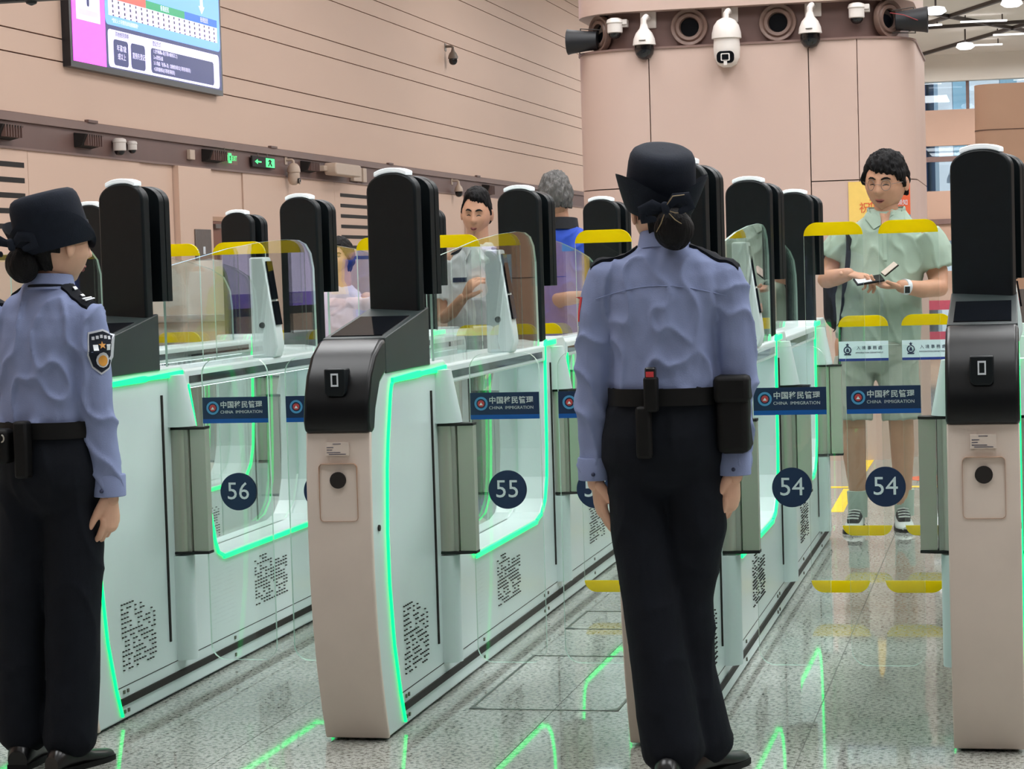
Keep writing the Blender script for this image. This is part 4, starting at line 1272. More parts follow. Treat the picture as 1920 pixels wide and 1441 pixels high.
for sx in (-.019, .019):
    q = Vector(pc) + Vector(dirp).cross(Vector((0, 0, 1))).normalized() * sx
    decal(bv, [(-.007, .008), (.007, .008), (.007, -.008), (-.007, -.008)], 'arm_patch_character', 'sign_white', shirtL, (q.x, q.y, pc[2] + .012), 0, .005, dirp)
for k in range(5):
    sx = (-.024, -.012, 0, .012, .024)[k]
    q = Vector(pc) + Vector(dirp).cross(Vector((0, 0, 1))).normalized() * sx
    decal(bv, [(-.004, .0045), (.004, .0045), (.004, -.0045), (-.004, -.0045)], 'arm_patch_character', 'patch_silver', shirtL, (q.x, q.y, pc[2] + .042 - abs(sx) * .18), 0, .005, dirp)
tm = MB()
rings(tm, [(.69, .0, .0, .09, .05, tw), (.73, .0, .0, .14, .09, tw), (.79, .0, .0, .162, .118, tw), (.85, .0, -.004, .16, .118, tw), (.91, .0, .0, .154, .112, tw), (.955, .0, .0, .150, .109, tw), (.97, .0, .0, .149, .108, tw)])
capsule(tm, [A(-2.690, .79), A(-2.70, .62), A(-2.725, .43), A(-2.732, .25), A(-2.735, .09, .01)], [.085, .08, .072, .070, .076], 20)
capsule(tm, [A(-2.553, .79, -.01), A(-2.553, .62, -.01), A(-2.565, .43, -.01), A(-2.572, .25, -.01), A(-2.585, .085, -.02)], [.085, .084, .078, .074, .076], 20)
trL = link('trousers', remesh(tm, 'trouser', .007, 5, .005, 4.2, 'trousers', .7), offL)
belt(trL, .0, .945, .152, .112, .045, tw)
MB().box(-.135, -.055, -.16, -.105, .86, .955).build('handcuff_pouch', 'leather', trL, bevel=.012)
MB().box(-.04, .0, -.158, -.115, .82, .975).build('baton_holder', 'leather', trL, bevel=.008)
rg = MB(); capsule(rg, [(-.07 + .008 * math.cos(R(a)), -.163, .93 + .010 * math.sin(R(a))) for a in range(-80, 100, 30)], [.0022] * 6, 6)
rg.build('pouch_ring', 'steel', trL, smooth=True)
shoe(offL, A(-2.73, 0, .02), R(4)); shoe(offL, A(-2.58, 0, -.03), R(-20), s=.9)
# ---------------------------------------------------------------- other people
def sstep(a, b, x):
    t = max(0., min(1., (x - a) / (b - a))); return t * t * (3 - 2 * t)
def mens_hair(top=.026, side=.012, fringe=30):
    def f(a, e):
        aa = abs(a)
        wob = 5 * noise.noise(Vector((a * .11, 3.3, fringe))) + 3 * noise.noise(Vector((a * .31, 1.3, fringe)))
        lim = fringe if aa < 45 else (fringe - (aa - 45) * 1.0 if aa < 80 else (-4 if aa < 86 else (10 if aa < 100 else -28)))
        lim += wob + (.12 * a if aa < 60 else 0)
        h = -.014 + (.014 + side) * sstep(lim - 3, lim + 5, e)
        return h + (top - side) * sstep(25, 60, e) * sstep(lim - 2, lim + 6, e)
    return f
def figure(loc, label, skin, k, T, hairfn, hair_m, shoulders, torso, arms, legs, hands=(), voxel=.009, eyes='down', face=True, rough=.006):
    """generic person: loc root; torso: rings; arms/legs: (points, radii); hands: meshes"""
    root = person_root(loc, label)
    b = MB()
    rings(b, [(z, cx_, cy_, rx * .88, ry * .85) for z, cx_, cy_, rx, ry in torso])
    for pts, rr in arms + legs: capsule(b, pts, rr, 14)
    c = T.translation
    zt, xt, yt = torso[-1][0], torso[-1][1], torso[-1][2]
    capsule(b, [(xt, yt, zt - .05), ((xt + c.x) / 2, (yt + c.y) / 2, (zt + c.z) / 2 - .03), (c.x, c.y, c.z - .03)], [.062, .058, .058], 16)
    body = link('body', join([(remesh(b, skin, voxel, 4), 0)] + [(remesh(h, skin, .0035, 2), 0) for h in hands] + [(make_head(T, skin, k), 0)], [skin], 'body'), root)
    if face: face_parts(body, T, k, eyes)
    link('hair', hair_cap(T, hairfn, hair_m, k, rough=rough), body)
    return root, body
# ---- traveller in the pale green polo shirt
X0, Yq = -.69, 11.2
KP = dict(rx=.086, ry=.098, rz=.118, jaw=.13)
TP = head_T(A(-.618, 1.712, -.02), R(164), R(-9), R(-3), 1.15)
armL = [A(-.815, 1.45), A(-.895, 1.30, -.01), A(-.915, 1.245, -.04), A(-.86, 1.255, -.15), A(-.792, 1.270, -.25)]
armR = [A(-.43, 1.44), A(-.378, 1.26, .0), A(-.372, 1.19, -.04), A(-.45, 1.185, -.16), A(-.545, 1.205, -.262)]
hP1 = hand(armL[-1], (1, -.35, -.22), (.1, -.35, 1), -1, (42, 40, 45, 50), 30, 3, 1.0)
hP2 = hand(armR[-1], (-1, -.30, .10), (0, .25, -1), 1, (22, 16, 16, 20), 40, 3, 1.05)
polo, bodyP = figure((X0, Yq, 0), 'young man in pale green polo shirt and glasses waiting behind the lane 54 flaps', 'skin_tan', KP, TP, mens_hair(.026, .014, 25), 'hair_black', 0,
    [(.95, .03, .0, .19, .12), (1.2, .035, .0, .19, .12), (1.42, .05, .0, .18, .10), (1.51, .065, .0, .12, .08), (1.56, .07, -.005, .08, .07)],
    [(armL, [.062, .052, .050, .043, .032]), (armR, [.062, .053, .050, .043, .032])],
    [([A(-.80, .92), A(-.805, .56, -.02), A(-.805, .40, .0), A(-.79, .20, .02), A(-.785, .09, .02)], [.09, .062, .060, .045, .038]), ([A(-.585, .92), A(-.57, .56, -.02), A(-.567, .40, .02), A(-.57, .20, .05), A(-.571, .09, .06)], [.09, .062, .060, .045, .038])],
    [hP1, hP2], rough=.011)
sm = MB()
rings(sm, [(.925, .022, .0, .205, .145), (1.0, .022, .0, .212, .152), (1.1, .025, -.01, .212, .158), (1.22, .03, -.01, .208, .150), (1.34, .04, .0, .208, .135), (1.44, .05, .0, .205, .115), (1.505, .058, .0, .170, .095), (1.545, .064, .0, .115, .082), (1.575, .07, .0, .085, .076)])
capsule(sm, [A(-.805, 1.452), A(-.86, 1.385), A(-.885, 1.345)], [.088, .088, .086], 20, cap=False)
capsule(sm, [A(-.445, 1.45), A(-.395, 1.36), A(-.378, 1.285)], [.090, .090, .090], 20, cap=False)
pm = remesh(sm, 'polo_green', .008, 5, .012, 1.3, 'polo_shirt', .8)
pshirt = link('polo_shirt', pm, polo)
bv = bvh_of(pm)
decal(bv, [(-.05, .05), (.05, .05), (.012, -.045), (-.012, -.045)], 'open_neck', 'skin_tan', pshirt, (.068, 1.54), 0, .004)
for s in (-1, 1):
    decal(bv, [(s * .012, .052), (s * .07, .05), (s * .075, .0), (s * .035, -.05), (s * .0, -.03)], 'collar_flap', 'polo_green', pshirt, (.068 + s * .02, 1.535), 0, .011)
pl = MB()
for s in (-1, 1):
    pts = [Vector((.07 + s * .088 * math.cos(R(a)), -.088 * math.sin(R(a)) - .0, 1.578 - .055 * max(0, math.sin(R(a))) ** 2)) for a in range(-70, 30, 12)]
    capsule(pl, pts, [.010] + [.017] * (len(pts) - 2) + [.012], 8, .4, (0, 0, 1) if False else None)
pl.build('collar', 'polo_green', pshirt, smooth=True)
bt = MB(); capsule(bt, [snap(bv, .065, 1.455 - .02 * i, off=.0015)[0] for i in range(7)], [.012] * 7, 8, .25, (0, 1, 0))
bt.build('placket', 'polo_green', pshirt, smooth=True)
sh_ = MB()
rings(sh_, [(.78, .01, .0, .15, .09), (.84, .012, .0, .19, .13), (.95, .018, .0, .198, .14), (1.0, .02, .0, .195, .135)])
capsule(sh_, [A(-.785, .86), A(-.80, .70, -.01), A(-.803, .545, -.015)], [.105, .10, .098], 20, cap=False)
capsule(sh_, [A(-.588, .86), A(-.575, .70, -.01), A(-.565, .545, -.01)], [.105, .10, .098], 20, cap=False)
link('shorts', remesh(sh_, 'shorts_grey', .008, 5, .008, 5.1, 'shorts', .8), polo)
for (x, y, yaw) in ((-.800, -.03, 176), (-.574, .03, 188)):
    s_ = shoe(polo, A(x, 0, y), R(yaw), 'shoe_white', 1.08)
    T = Matrix.Translation(A(x, 0, y)) @ Matrix.Rotation(R(yaw), 4, 'Z')
    up_ = MB(); capsule(up_, [T @ Vector((0, .00, .065)), T @ Vector((0, .05, .062)), T @ Vector((0, .095, .048))], [.034, .036, .03], 14, 1.0)
    up_.build('shoe_upper', 'pack_black', s_, smooth=True)
    lc = MB()
    for q in range(4):
        yy = .03 + q * .025
        capsule(lc, [T @ Vector((-.026, yy, .098 - q * .010)), T @ Vector((0, yy + .012, .104 - q * .011)), T @ Vector((.026, yy, .098 - q * .010))], [.004] * 3, 6)
    lc.build('laces', 'shoe_white', s_, smooth=True)
    so = MB().lathe([(.048, .06), (.048, .12), (.052, .19), (.040, .192), (.036, .06)], 18)
    xf(so, Matrix.Translation(A(x + .008, 0, y + .035))).build('sock', 'sock', polo, smooth=True)
# glasses
gl = MB()
def onp(az, el, off): 
    p = head_r(az, el, KP); return TP @ (p + p.normalized() * off)
for s in (-1, 1):
    c = onp(s * 21, 1, .014); ux = (onp(s * 33, 1, .010) - onp(s * 9, 1, .012)) * .5; uz = (onp(s * 21, 10, .014) - onp(s * 21, -9, .016)) * .5
    capsule(gl, [c + ux * math.cos(R(a)) + uz * math.sin(R(a)) for a in range(0, 361, 24)], [.0013] * 16, 6)
    capsule(gl, [onp(s * 36, 3, .010), onp(s * 60, 4, .010), onp(s * 92, 4, .012)], [.0013] * 3, 6)
capsule(gl, [onp(-8, 2, .010), onp(0, 3, .008), onp(8, 2, .010)], [.0013] * 3, 6)
gl.build('glasses', 'grey_metal', bodyP, smooth=True)
wt = MB().lathe([(.036, -.012), (.038, -.012), (.038, .012), (.036, .012)], 24)
wd_ = (Vector(armR[-1]) - Vector(armR[-2])).normalized()
Tw = Matrix.Translation(Vector(armR[-1]).lerp(Vector(armR[-2]), .22)) @ wd_.to_track_quat('Z', 'Y').to_matrix().to_4x4()
wt = xf(wt, Tw).build('watch_strap', 'sign_white', polo, smooth=True)
pw = Vector(armR[-1]).lerp(Vector(armR[-2]), .22)
fc = MB().box(-.016, .016, -.02, .02, 0, .008)
xf(fc, Matrix.Translation(pw + Vector((.01, -.034, -.012))) @ Vector((.25, -1, -.2)).to_track_quat('Z', 'Y').to_matrix().to_4x4()).build('watch_case', 'sign_white', wt, bevel=.004)
fd = MB().box(-.012, .012, -.016, .016, .008, .010)
xf(fd, Matrix.Translation(pw + Vector((.01, -.034, -.012))) @ Vector((.25, -1, -.2)).to_track_quat('Z', 'Y').to_matrix().to_4x4()).build('watch_face', 'screen_dark', wt)
# his wallet, passport and backpack
wl = empty('document_wallet', (-.676, 10.895, 1.242)); wl.rotation_euler = (R(14), R(-8), R(12))
tag(wl, 'black open document wallet held in the hands of the man in green', 'wallet')
MB().box(-.085, .05, -.055, .055, -.006, .004).build('wallet_cover', 'leather', wl, bevel=.003)
MB().box(-.078, -.01, -.05, .05, .004, .007).build('wallet_page', 'sign_white', wl)
pp = empty('passport', (-.628, 10.93, 1.262)); pp.rotation_euler = (R(20), R(-38), R(10))
tag(pp, 'dark booklet tilted up from the wallet in his hand', 'passport')
MB().box(0, .085, -.03, .03, -.004, .003).build('booklet_cover', 'leather', pp, bevel=.002)
MB().box(.003, .083, -.028, .028, .003, .005).build('booklet_page', 'paper', pp)
bp = empty('backpack', (-.80, 11.42, .98))
tag(bp, 'black backpack hanging behind the man in green', 'backpack')
MB().prism(rrect(-.155, .13, 0, .47, .09), 'y', -.06, .11).build('bag', 'pack_black', bp, bevel=.04, seg=3)
MB().prism(rrect(-.12, .10, .03, .22, .05), 'y', .11, .15).build('front_pocket', 'pack_black', bp, bevel=.02)
st = MB()
pth = [snap(bv, x, z, off=.004)[0] for x, z in ((-.115, 1.485), (-.105, 1.44), (-.105, 1.38), (-.112, 1.30), (-.125, 1.22), (-.14, 1.12), (-.155, 1.04))]
pth = [Vector((-.10, .02, 1.50))] + pth + [Vector((-.2, .06, .99))]
pth = [p + Vector((X0 + .80, Yq - 11.42, -.98)) for p in pth]
capsule(st, pth, [.026] * 6 + [.014] * 3, 10, .22, (0, 1, 0))
st.build('shoulder_strap', 'pack_black', bp, smooth=True)
MB().tube([Vector(pth[-2]), Vector(pth[-2]) + Vector((-.01, -.01, -.22))], .007).build('strap_end', 'pack_black', bp)

# ---- staff member in white shirt
X0, Yq = -2.74, 11.3
KS = dict(rx=.074, ry=.094, rz=.116, jaw=.24)
TS_ = head_T(A(-2.714, 1.632, -.02), R(183), R(-8), R(-4), 1.02)
aL = [A(-2.875, 1.40), A(-2.905, 1.25, -.02), A(-2.90, 1.10, -.03), A(-2.83, 1.13, -.16), A(-2.745, 1.205, -.235)]
aR = [A(-2.58, 1.40), A(-2.57, 1.22, -.02), A(-2.575, 1.08, -.04), A(-2.59, .95, -.14), A(-2.60, .86, -.18)]
staff, bodyS = figure((X0, Yq, 0), 'short-haired man in white uniform shirt looking down behind the centre gate', 'skin_tan', KS, TS_, mens_hair(.026, .006, 36), 'hair_black', 0,
    [(.9, .02, .0, .15, .10), (1.1, .02, .0, .155, .10), (1.32, .02, .0, .165, .09), (1.43, .022, .0, .09, .07), (1.48, .024, -.003, .06, .055)],
    [(aL, [.05, .045, .042, .036, .027]), (aR, [.05, .045, .042, .036, .027])],
    [([A(-2.82, .88), A(-2.82, .45), A(-2.82, .08)], [.07, .05, .04]), ([A(-2.65, .88), A(-2.65, .45), A(-2.65, .08)], [.07, .05, .04])],
    [hand(aL[-1], (.55, -.2, .8), (-.6, -.7, .3), 1, (35, 38, 42, 48), 30, 3, 1.0), hand(aR[-1], (0, -.3, -1), (1, 0, 0), 1)])
sm = MB()
rings(sm, [(.99, .02, .0, .160, .112), (1.1, .02, .0, .166, .115), (1.25, .02, .0, .172, .112), (1.35, .02, .0, .176, .10), (1.41, .02, .0, .135, .085), (1.45, .022, .0, .08, .07), (1.475, .023, .0, .066, .062)])
capsule(sm, [A(-2.855, 1.39), A(-2.895, 1.28), A(-2.905, 1.19, -.01)], [.066, .068, .070], 18, cap=False)
capsule(sm, [A(-2.59, 1.39), A(-2.555, 1.28), A(-2.548, 1.19, 0)], [.066, .068, .070], 18, cap=False)
wm = remesh(sm, 'shirt_white', .008, 5, .010, 2.2, 'shirt')
wsh = link('shirt', wm, staff); bv = bvh_of(wm)
cl = MB()
for s in (-1, 1):
    c0 = Vector((.024, 0, 1.465))
    capsule(cl, [c0 + Vector((s * .07, .02, .005)), c0 + Vector((s * .062, -.05, .0)), c0 + Vector((s * .03, -.085, -.03)), c0 + Vector((s * .045, -.098, -.065))], [.016, .022, .024, .010], 10, .35, (0, 1, 0))
cl.build('collar', 'shirt_white', wsh, smooth=True)
decal(bv, [(-.04, .012), (.04, .012), (.04, -.012), (-.04, -.012)], 'name_tag', 'navy', wsh, (-.055, 1.295), 0, .003)
decal(bv, [(-.05, .035), (.05, .035), (.05, -.02), (0, -.04), (-.05, -.02)], 'breast_pocket', 'shirt_white', wsh, (-.05, 1.225), 0, .004)
for s in (-1, 1):
    e_ = MB(); capsule(e_, [(.02 + s * .075, 0, 1.455), (.02 + s * .16, 0, 1.415)], [.03, .03], 10, .25, (0, 0, 1)); e_.build('epaulette', 'hat_navy', wsh, smooth=True)
tm = MB(); rings(tm, [(.8, .01, .0, .12, .08), (.9, .015, .0, .16, .11), (1.0, .02, .0, .158, .112), (1.03, .02, .0, .157, .111)])
for x in (-2.815, -2.655): capsule(tm, [A(x, .87), A(x, .45), A(x, .07)], [.085, .075, .075], 16)
trS = link('trousers', remesh(tm, 'trouser', .01, 4), staff)
belt(trS, .02, 1.015, .16, .114)
shoe(staff, A(-2.82, 0, .0), R(180)); shoe(staff, A(-2.655, 0, 0), R(180))
# ---- grey-haired man in blue
X0, Yq = -2.27, 11.38
TB = head_T(A(-2.318, 1.70, .0), R(25), R(-4), 0, 1.04)
aR = [A(-2.10, 1.42), A(-2.13, 1.24, -.02), A(-2.30, 1.17, -.12), A(-2.22, 1.185, -.22), A(-2.13, 1.195, -.26)]
aL = [A(-2.43, 1.42), A(-2.45, 1.2, .03), A(-2.44, 1.02, .05), A(-2.40, .9, .15), A(-2.38, .82, .18)]
blue, bodyB = figure((X0, Yq, 0), 'grey-haired man in blue jacket half hidden by a black pillar, arm stretched out', 'skin_tan', KS, TB, mens_hair(.024, .014, 32), 'hair_grey', 0,
    [(.9, -.01, .0, .15, .10), (1.1, -.01, .0, .16, .10), (1.34, -.01, .0, .17, .09), (1.46, -.015, .0, .09, .07), (1.53, -.02, -.003, .06, .055)],
    [(aL, [.05, .045, .042, .036, .027]), (aR, [.05, .045, .042, .038, .029])],
    [([A(-2.36, .88), A(-2.36, .45), A(-2.36, .08)], [.07, .05, .04]), ([A(-2.20, .88), A(-2.20, .45), A(-2.20, .08)], [.07, .05, .04])],
    [hand(aR[-1], (1, -.3, .05), (0, -.6, .8), 1, (12, 14, 16, 20)), hand(aL[-1], (0, .1, -1), (-1, 0, 0), -1)], rough=.012)
sm = MB()
rings(sm, [(.93, -.01, .0, .178, .125), (1.1, -.01, .0, .182, .128), (1.28, -.01, .0, .190, .122), (1.41, -.012, .0, .196, .11), (1.49, -.014, .0, .165, .095), (1.545, -.017, .0, .095, .078)])
capsule(sm, [A(-2.115, 1.415), A(-2.11, 1.32), A(-2.13, 1.235, -.02)], [.074, .074, .072], 18, cap=False)
capsule(sm, [A(-2.425, 1.415), A(-2.44, 1.25, .02), A(-2.445, 1.12, .04)], [.074, .074, .072], 18, cap=False)
jk = link('jacket', remesh(sm, 'jacket_blue', .008, 5, .010, 8.2, 'jacket'), blue)
collar(jk, A(-2.29, 1.545, .0), 'pack_black', .078, .05, R(-6))
tm = MB(); rings(tm, [(.8, -.01, .0, .12, .08), (.9, -.01, .0, .16, .11), (1.0, -.01, .0, .158, .112)])
for x in (-2.36, -2.20): capsule(tm, [A(x, .87), A(x, .45), A(x, .07)], [.085, .075, .075], 16)
link('trousers', remesh(tm, 'trouser', .01, 4), blue)
shoe(blue, A(-2.36, 0, .0), R(0)); shoe(blue, A(-2.20, 0, 0), R(-10))
# ---- woman added for a screen face reflected in glass between the left gates
X0, Yq = -3.86, 12.6
TW = head_T(A(-3.86, 1.44, -.01), R(175), R(-2), 0, .98)
def womens_hair(a, e):
    aa = abs(a)
    lim = 34 if aa < 30 else (34 - (aa - 30) * 1.1 if aa < 75 else -70)
    return .020 if e > lim else -.012
aL = [A(-4.01, 1.20), A(-4.05, 1.05), A(-4.05, .92), A(-4.03, .8, -.05), A(-4.02, .72, -.08)]
aR = [A(-3.71, 1.20), A(-3.67, 1.05), A(-3.67, .92), A(-3.69, .8, -.05), A(-3.70, .72, -.08)]
wom, bodyW = figure((X0, Yq, 0), 'dark-haired woman in a pale lilac top added for a face mirrored in the glass left of the centre gate', 'skin', SOC, TW, womens_hair, 'hair_black', 0,
    [(.8, .0, .0, .13, .09), (1.0, .0, .0, .13, .09), (1.16, .0, .0, .14, .08), (1.24, .0, .0, .08, .06), (1.29, .0, .0, .055, .05)],
    [(aL, [.042, .038, .035, .03, .023]), (aR, [.042, .038, .035, .03, .023])],
    [([A(-3.94, .78), A(-3.94, .4), A(-3.94, .07)], [.065, .048, .036]), ([A(-3.78, .78), A(-3.78, .4), A(-3.78, .07)], [.065, .048, .036])],
    [hand(aL[-1], (0, -.1, -1), (-1, 0, 0), -1), hand(aR[-1], (0, -.1, -1), (1, 0, 0), 1)], eyes='open')
sm = MB(); rings(sm, [(.82, .0, .0, .150, .105), (.95, .0, .0, .145, .10), (1.08, .0, .0, .15, .10), (1.17, .0, .0, .15, .088), (1.23, .0, .0, .11, .075), (1.275, .0, .0, .066, .06)])
capsule(sm, aL[:3], [.058, .054, .052], 16, cap=False); capsule(sm, aR[:3], [.058, .054, .052], 16, cap=False)
link('blouse', remesh(sm, 'lilac', .009, 5, .008, 6.1, 'blouse'), wom)
tm = MB(); rings(tm, [(.7, 0, .0, .11, .08), (.78, 0, .0, .15, .11), (.88, 0, .0, .145, .105)])
for x in (-3.94, -3.78): capsule(tm, [A(x, .76), A(x, .4), A(x, .06)], [.08, .068, .066], 16)
link('trousers', remesh(tm, 'trouser', .01, 4), wom)
shoe(wom, A(-3.94, 0, 0), R(180), s=.9); shoe(wom, A(-3.78, 0, 0), R(180), s=.9)
# ---- worker in hi-vis vest and mask (seen as a reflection in the gate glass)
X0, Yq = -.22, 13.9
TV_ = head_T(A(-.22, 1.62, 0), R(-85), R(-2), 0, 1.0)
aL = [A(-.22, 1.38, .17), A(-.21, 1.22, .2), A(-.2, 1.08, .2), A(-.12, .98, .18), A(-.06, .92, .16)]
aR = [A(-.22, 1.38, -.17), A(-.21, 1.22, -.2), A(-.2, 1.08, -.2), A(-.12, .98, -.18), A(-.06, .92, -.16)]
hv, bodyH = figure((X0, Yq, 0), 'masked worker in a yellow green safety vest standing hidden behind the right-hand gate pillar', 'skin_tan', KS, TV_, mens_hair(.024, .012, 30), 'hair_black', 0,
    [(.9, 0, .0, .10, .15), (1.1, 0, .0, .10, .155), (1.32, 0, .0, .09, .165), (1.43, 0, .0, .07, .09), (1.47, 0, 0, .055, .06)],
    [(aL, [.05, .045, .042, .036, .027]), (aR, [.05, .045, .042, .036, .027])],
    [([A(-.22, .88, .08), A(-.22, .45, .08), A(-.22, .08, .08)], [.07, .05, .04]), ([A(-.22, .88, -.08), A(-.22, .45, -.08), A(-.22, .08, -.08)], [.07, .05, .04])],
    [hand(aL[-1], (1, 0, -.5), (0, .3, 1), 1), hand(aR[-1], (1, 0, -.5), (0, -.3, 1), -1)])
sm = MB(); rings(sm, [(.93, 0, .0, .112, .165), (1.1, 0, .0, .116, .17), (1.3, 0, .0, .112, .178), (1.38, 0, .0, .098, .17), (1.43, 0, .0, .08, .11), (1.465, 0, .0, .064, .068)])
capsule(sm, aL[:3], [.064, .06, .058], 16, cap=False); capsule(sm, aR[:3], [.064, .06, .058], 16, cap=False)
link('shirt', remesh(sm, 'shirt_white', .009, 5, .008, 3.3, 'shirt'), hv)
sm = MB(); rings(sm, [(.88, 0, .0, .122, .172), (1.1, 0, .0, .126, .178), (1.3, 0, .0, .122, .172), (1.38, 0, .0, .106, .14), (1.42, 0, .0, .088, .10)])
link('safety_vest', remesh(sm, 'hivis', .009, 5, .005, 3.3, 'safety_vest'), hv)
mk = MB(); capsule(mk, [TV_ @ Vector((-.055, .055, -.05)), TV_ @ Vector((-.03, .10, -.045)), TV_ @ Vector((0, .118, -.042)), TV_ @ Vector((.03, .10, -.045)), TV_ @ Vector((.055, .055, -.05))], [.03, .042, .046, .042, .03], 12, .35, (0, 1, 0))
mk.build('face_mask', 'mask_white', bodyH, smooth=True)
tm = MB(); rings(tm, [(.8, 0, .0, .08, .12), (.9, 0, .0, .11, .16), (1.0, 0, .0, .112, .158)])
for y in (.08, -.08): capsule(tm, [A(-.22, .87, y), A(-.22, .45, y), A(-.22, .07, y)], [.085, .075, .075], 16)
link('trousers', remesh(tm, 'trouser', .01, 4), hv)
shoe(hv, A(-.22, 0, .08), R(-90)); shoe(hv, A(-.22, 0, -.08), R(-90))
# ================================================================== EQUIPMENT ON THE COLUMN
mat('camera_white', rgb(232, 224, 218), .4, var=.01)
mat('camera_beige', rgb(206, 184, 166), .45, var=.02)
mat('dome_black', rgb(16, 18, 22), .12, spec=.6, var=.1)
mat('horn_black', rgb(26, 27, 32), .5, var=.1)
mat('wire_red', rgb(150, 40, 46), .5, var=.05)
mat('port_brown', rgb(122, 98, 88), .45, var=.05)
BY = cy0 + .11                       # face of the recessed band
def ptz(loc, label, kind='dome', m='camera_white', s=1., group='pan and tilt cameras on the column'):
    o = empty('surveillance_camera', loc); tag(o, label, 'camera', group)
    plate = MB().box(-.055, .055, -.012, .0, -.02, .10).build('wall_plate', m, o, bevel=.006)
    MB().tube([(0, -.01, .05), (0, -.10, .05), (-.012, -.125, .03), (-.012, -.125, -.02)], .02, 10).build('arm', m, o, smooth=True)
    T = Matrix.Translation((-.012, -.125, 0))
    if kind == 'dome':
        xf(MB().lathe([(.022, .0), (.03, -.03), (.055, -.06), (.072, -.10), (.078, -.14), (.074, -.142)], 24), T).build('housing', m, o, smooth=True)
        xf(MB().lathe([(.064, -.142), (.066, -.17), (.060, -.20), (.042, -.225), (.015, -.237)], 24), T).build('dome', 'dome_black', o, smooth=True)
        MB().box(-.035, .01, -.2045, -.2, -.118, -.112).build('maker_mark', 'grey_metal', o)
    else:
        xf(MB().lathe([(.03, .0), (.06, -.015), (.085, -.05), (.098, -.10), (.100, -.135), (.094, -.138)], 24), T).build('housing', m, o, smooth=True)
        body = xf(MB().lathe([(.086, -.138), (.090, -.20), (.086, -.26), (.066, -.305), (.03, -.325)], 24), T).build('swivel_body', m, o, smooth=True)
        fr = MB()
        a, b = rrect(-.058, .058, -.305, -.225, .03), rrect(-.026, .026, -.29, -.245, .008)
        fr.prism(a, 'y', -.215, -.20)
        xf(fr, Matrix.Translation((-.012, 0, 0))).build('lens_window', 'dome_black', body, smooth=True)
        xf(MB().prism(rrect(-.030, .030, -.290, -.240, .008), 'y', -.222, -.214), Matrix.Translation((-.012, 0, 0))).build('lens_frame', m, body)
        xf(MB().prism(rrect(-.022, .022, -.283, -.247, .005), 'y', -.2245, -.221), Matrix.Translation((-.012, 0, 0))).build('lens', 'dome_black', body)
        xf(MB().box(-.011, .011, -.222, -.205, -.318, -.288), Matrix.Translation((-.012, 0, 0))).build('lens_stem', m, body)
    o.scale = (s, s, s)
    return o
def dome(loc, label, m='camera_white', s=1., rz=0., group='small dome cameras', side=-1):
    o = empty('dome_camera', loc, rz); tag(o, label, 'camera', group)
    MB().box(.035, .085, -.06, .0, -.01, .04).build('bracket', m, o, bevel=.004)
    MB().box(-.0, .085, -.075, -.045, .005, .04).build('bracket_arm', m, o, bevel=.004)
    T = Matrix.Translation((0, -.06, 0))
    xf(MB().lathe([(.03, .052), (.052, .042), (.058, .02), (.056, .016), (.052, .012), (.052, -.045), (.046, -.05)], 24), T).build('housing', m, o, smooth=True)
    xf(MB().lathe([(.044, -.048), (.040, -.066), (.026, -.082), (.008, -.088)], 20), T).build('dome', 'dome_black', o, smooth=True)
    o.scale = (s, s, s)
    return o
ptz((-2.40, BY, 2.955), 'white dome camera hanging left of the round speaker ports on the column')
ptz((-1.845, BY, 2.965), 'large white swivel camera with square black lens window on the column', 'ptz')
ptz((-1.29, BY, 2.975), 'white dome camera above the long vertical column seam, right of the middle port')
dome((-2.62, BY, 2.96), 'small white dome camera next to the black horn speaker on the column left')
dome((-1.0, BY, 2.975), 'small white dome camera near the right end of the column band')
def port(loc, rz, label):
    o = empty('speaker_port', loc, rz); tag(o, label, 'speaker port', 'round ports in the column band')
    Rm = Matrix.Rotation(R(90), 4, 'X')
    MB().lathe([(.062, -.002), (.068, .03), (.088, .034), (.098, .022), (.108, .032), (.122, .034), (.126, .026), (.126, -.004), (.11, -.006), (.06, -.006)], 36, mat4=Rm).build('ring', 'port_brown', o, smooth=True)
    MB().lathe([(.002, .006), (.06, .004), (.062, -.004)], 32, mat4=Rm).build('opening', 'dome_black', o, smooth=True)
port((-2.12, BY - .002, 2.93), 0, 'round brown speaker port between the left dome camera and the large swivel camera')
port((-1.525, BY - .002, 2.93), 0, 'round brown speaker port right of the large swivel camera')
port((-2.74, BY + .085, 2.925), R(-48), 'round brown speaker port at the left corner of the column')
port((-.81, BY + .085, 2.925), R(50), 'round brown speaker port at the right corner of the column')
def horn(loc, rz, label):
    o = empty('horn_speaker', loc, rz); tag(o, label, 'speaker', 'black horn speakers')
    Rm = Matrix.Rotation(R(90), 4, 'Y')
    MB().lathe([(.04, -.10), (.062, -.095), (.068, -.02), (.082, .085), (.088, .11), (.082, .113), (.02, .06)], 28, mat4=Rm).build('horn_body', 'horn_black', o, smooth=True)
    MB().tube([(-.12, 0, .07), (.02, 0, .085), (.03, 0, -.085), (-.12, 0, -.075)], .005, 6).build('mounting_bow', 'ceiling_rib', o)
    MB().tube([(-.13, -.06, .05), (-.04, -.075, .03), (.05, -.08, -.01)], .003, 6).build('wire', 'wire_red', o)
horn((-2.86, BY + .06, 2.88), R(180), 'black horn speaker sticking out at the left of the column')
horn((-.655, BY + .06, 2.905), R(0), 'black horn speaker sticking out at the right of the column below the ceiling')
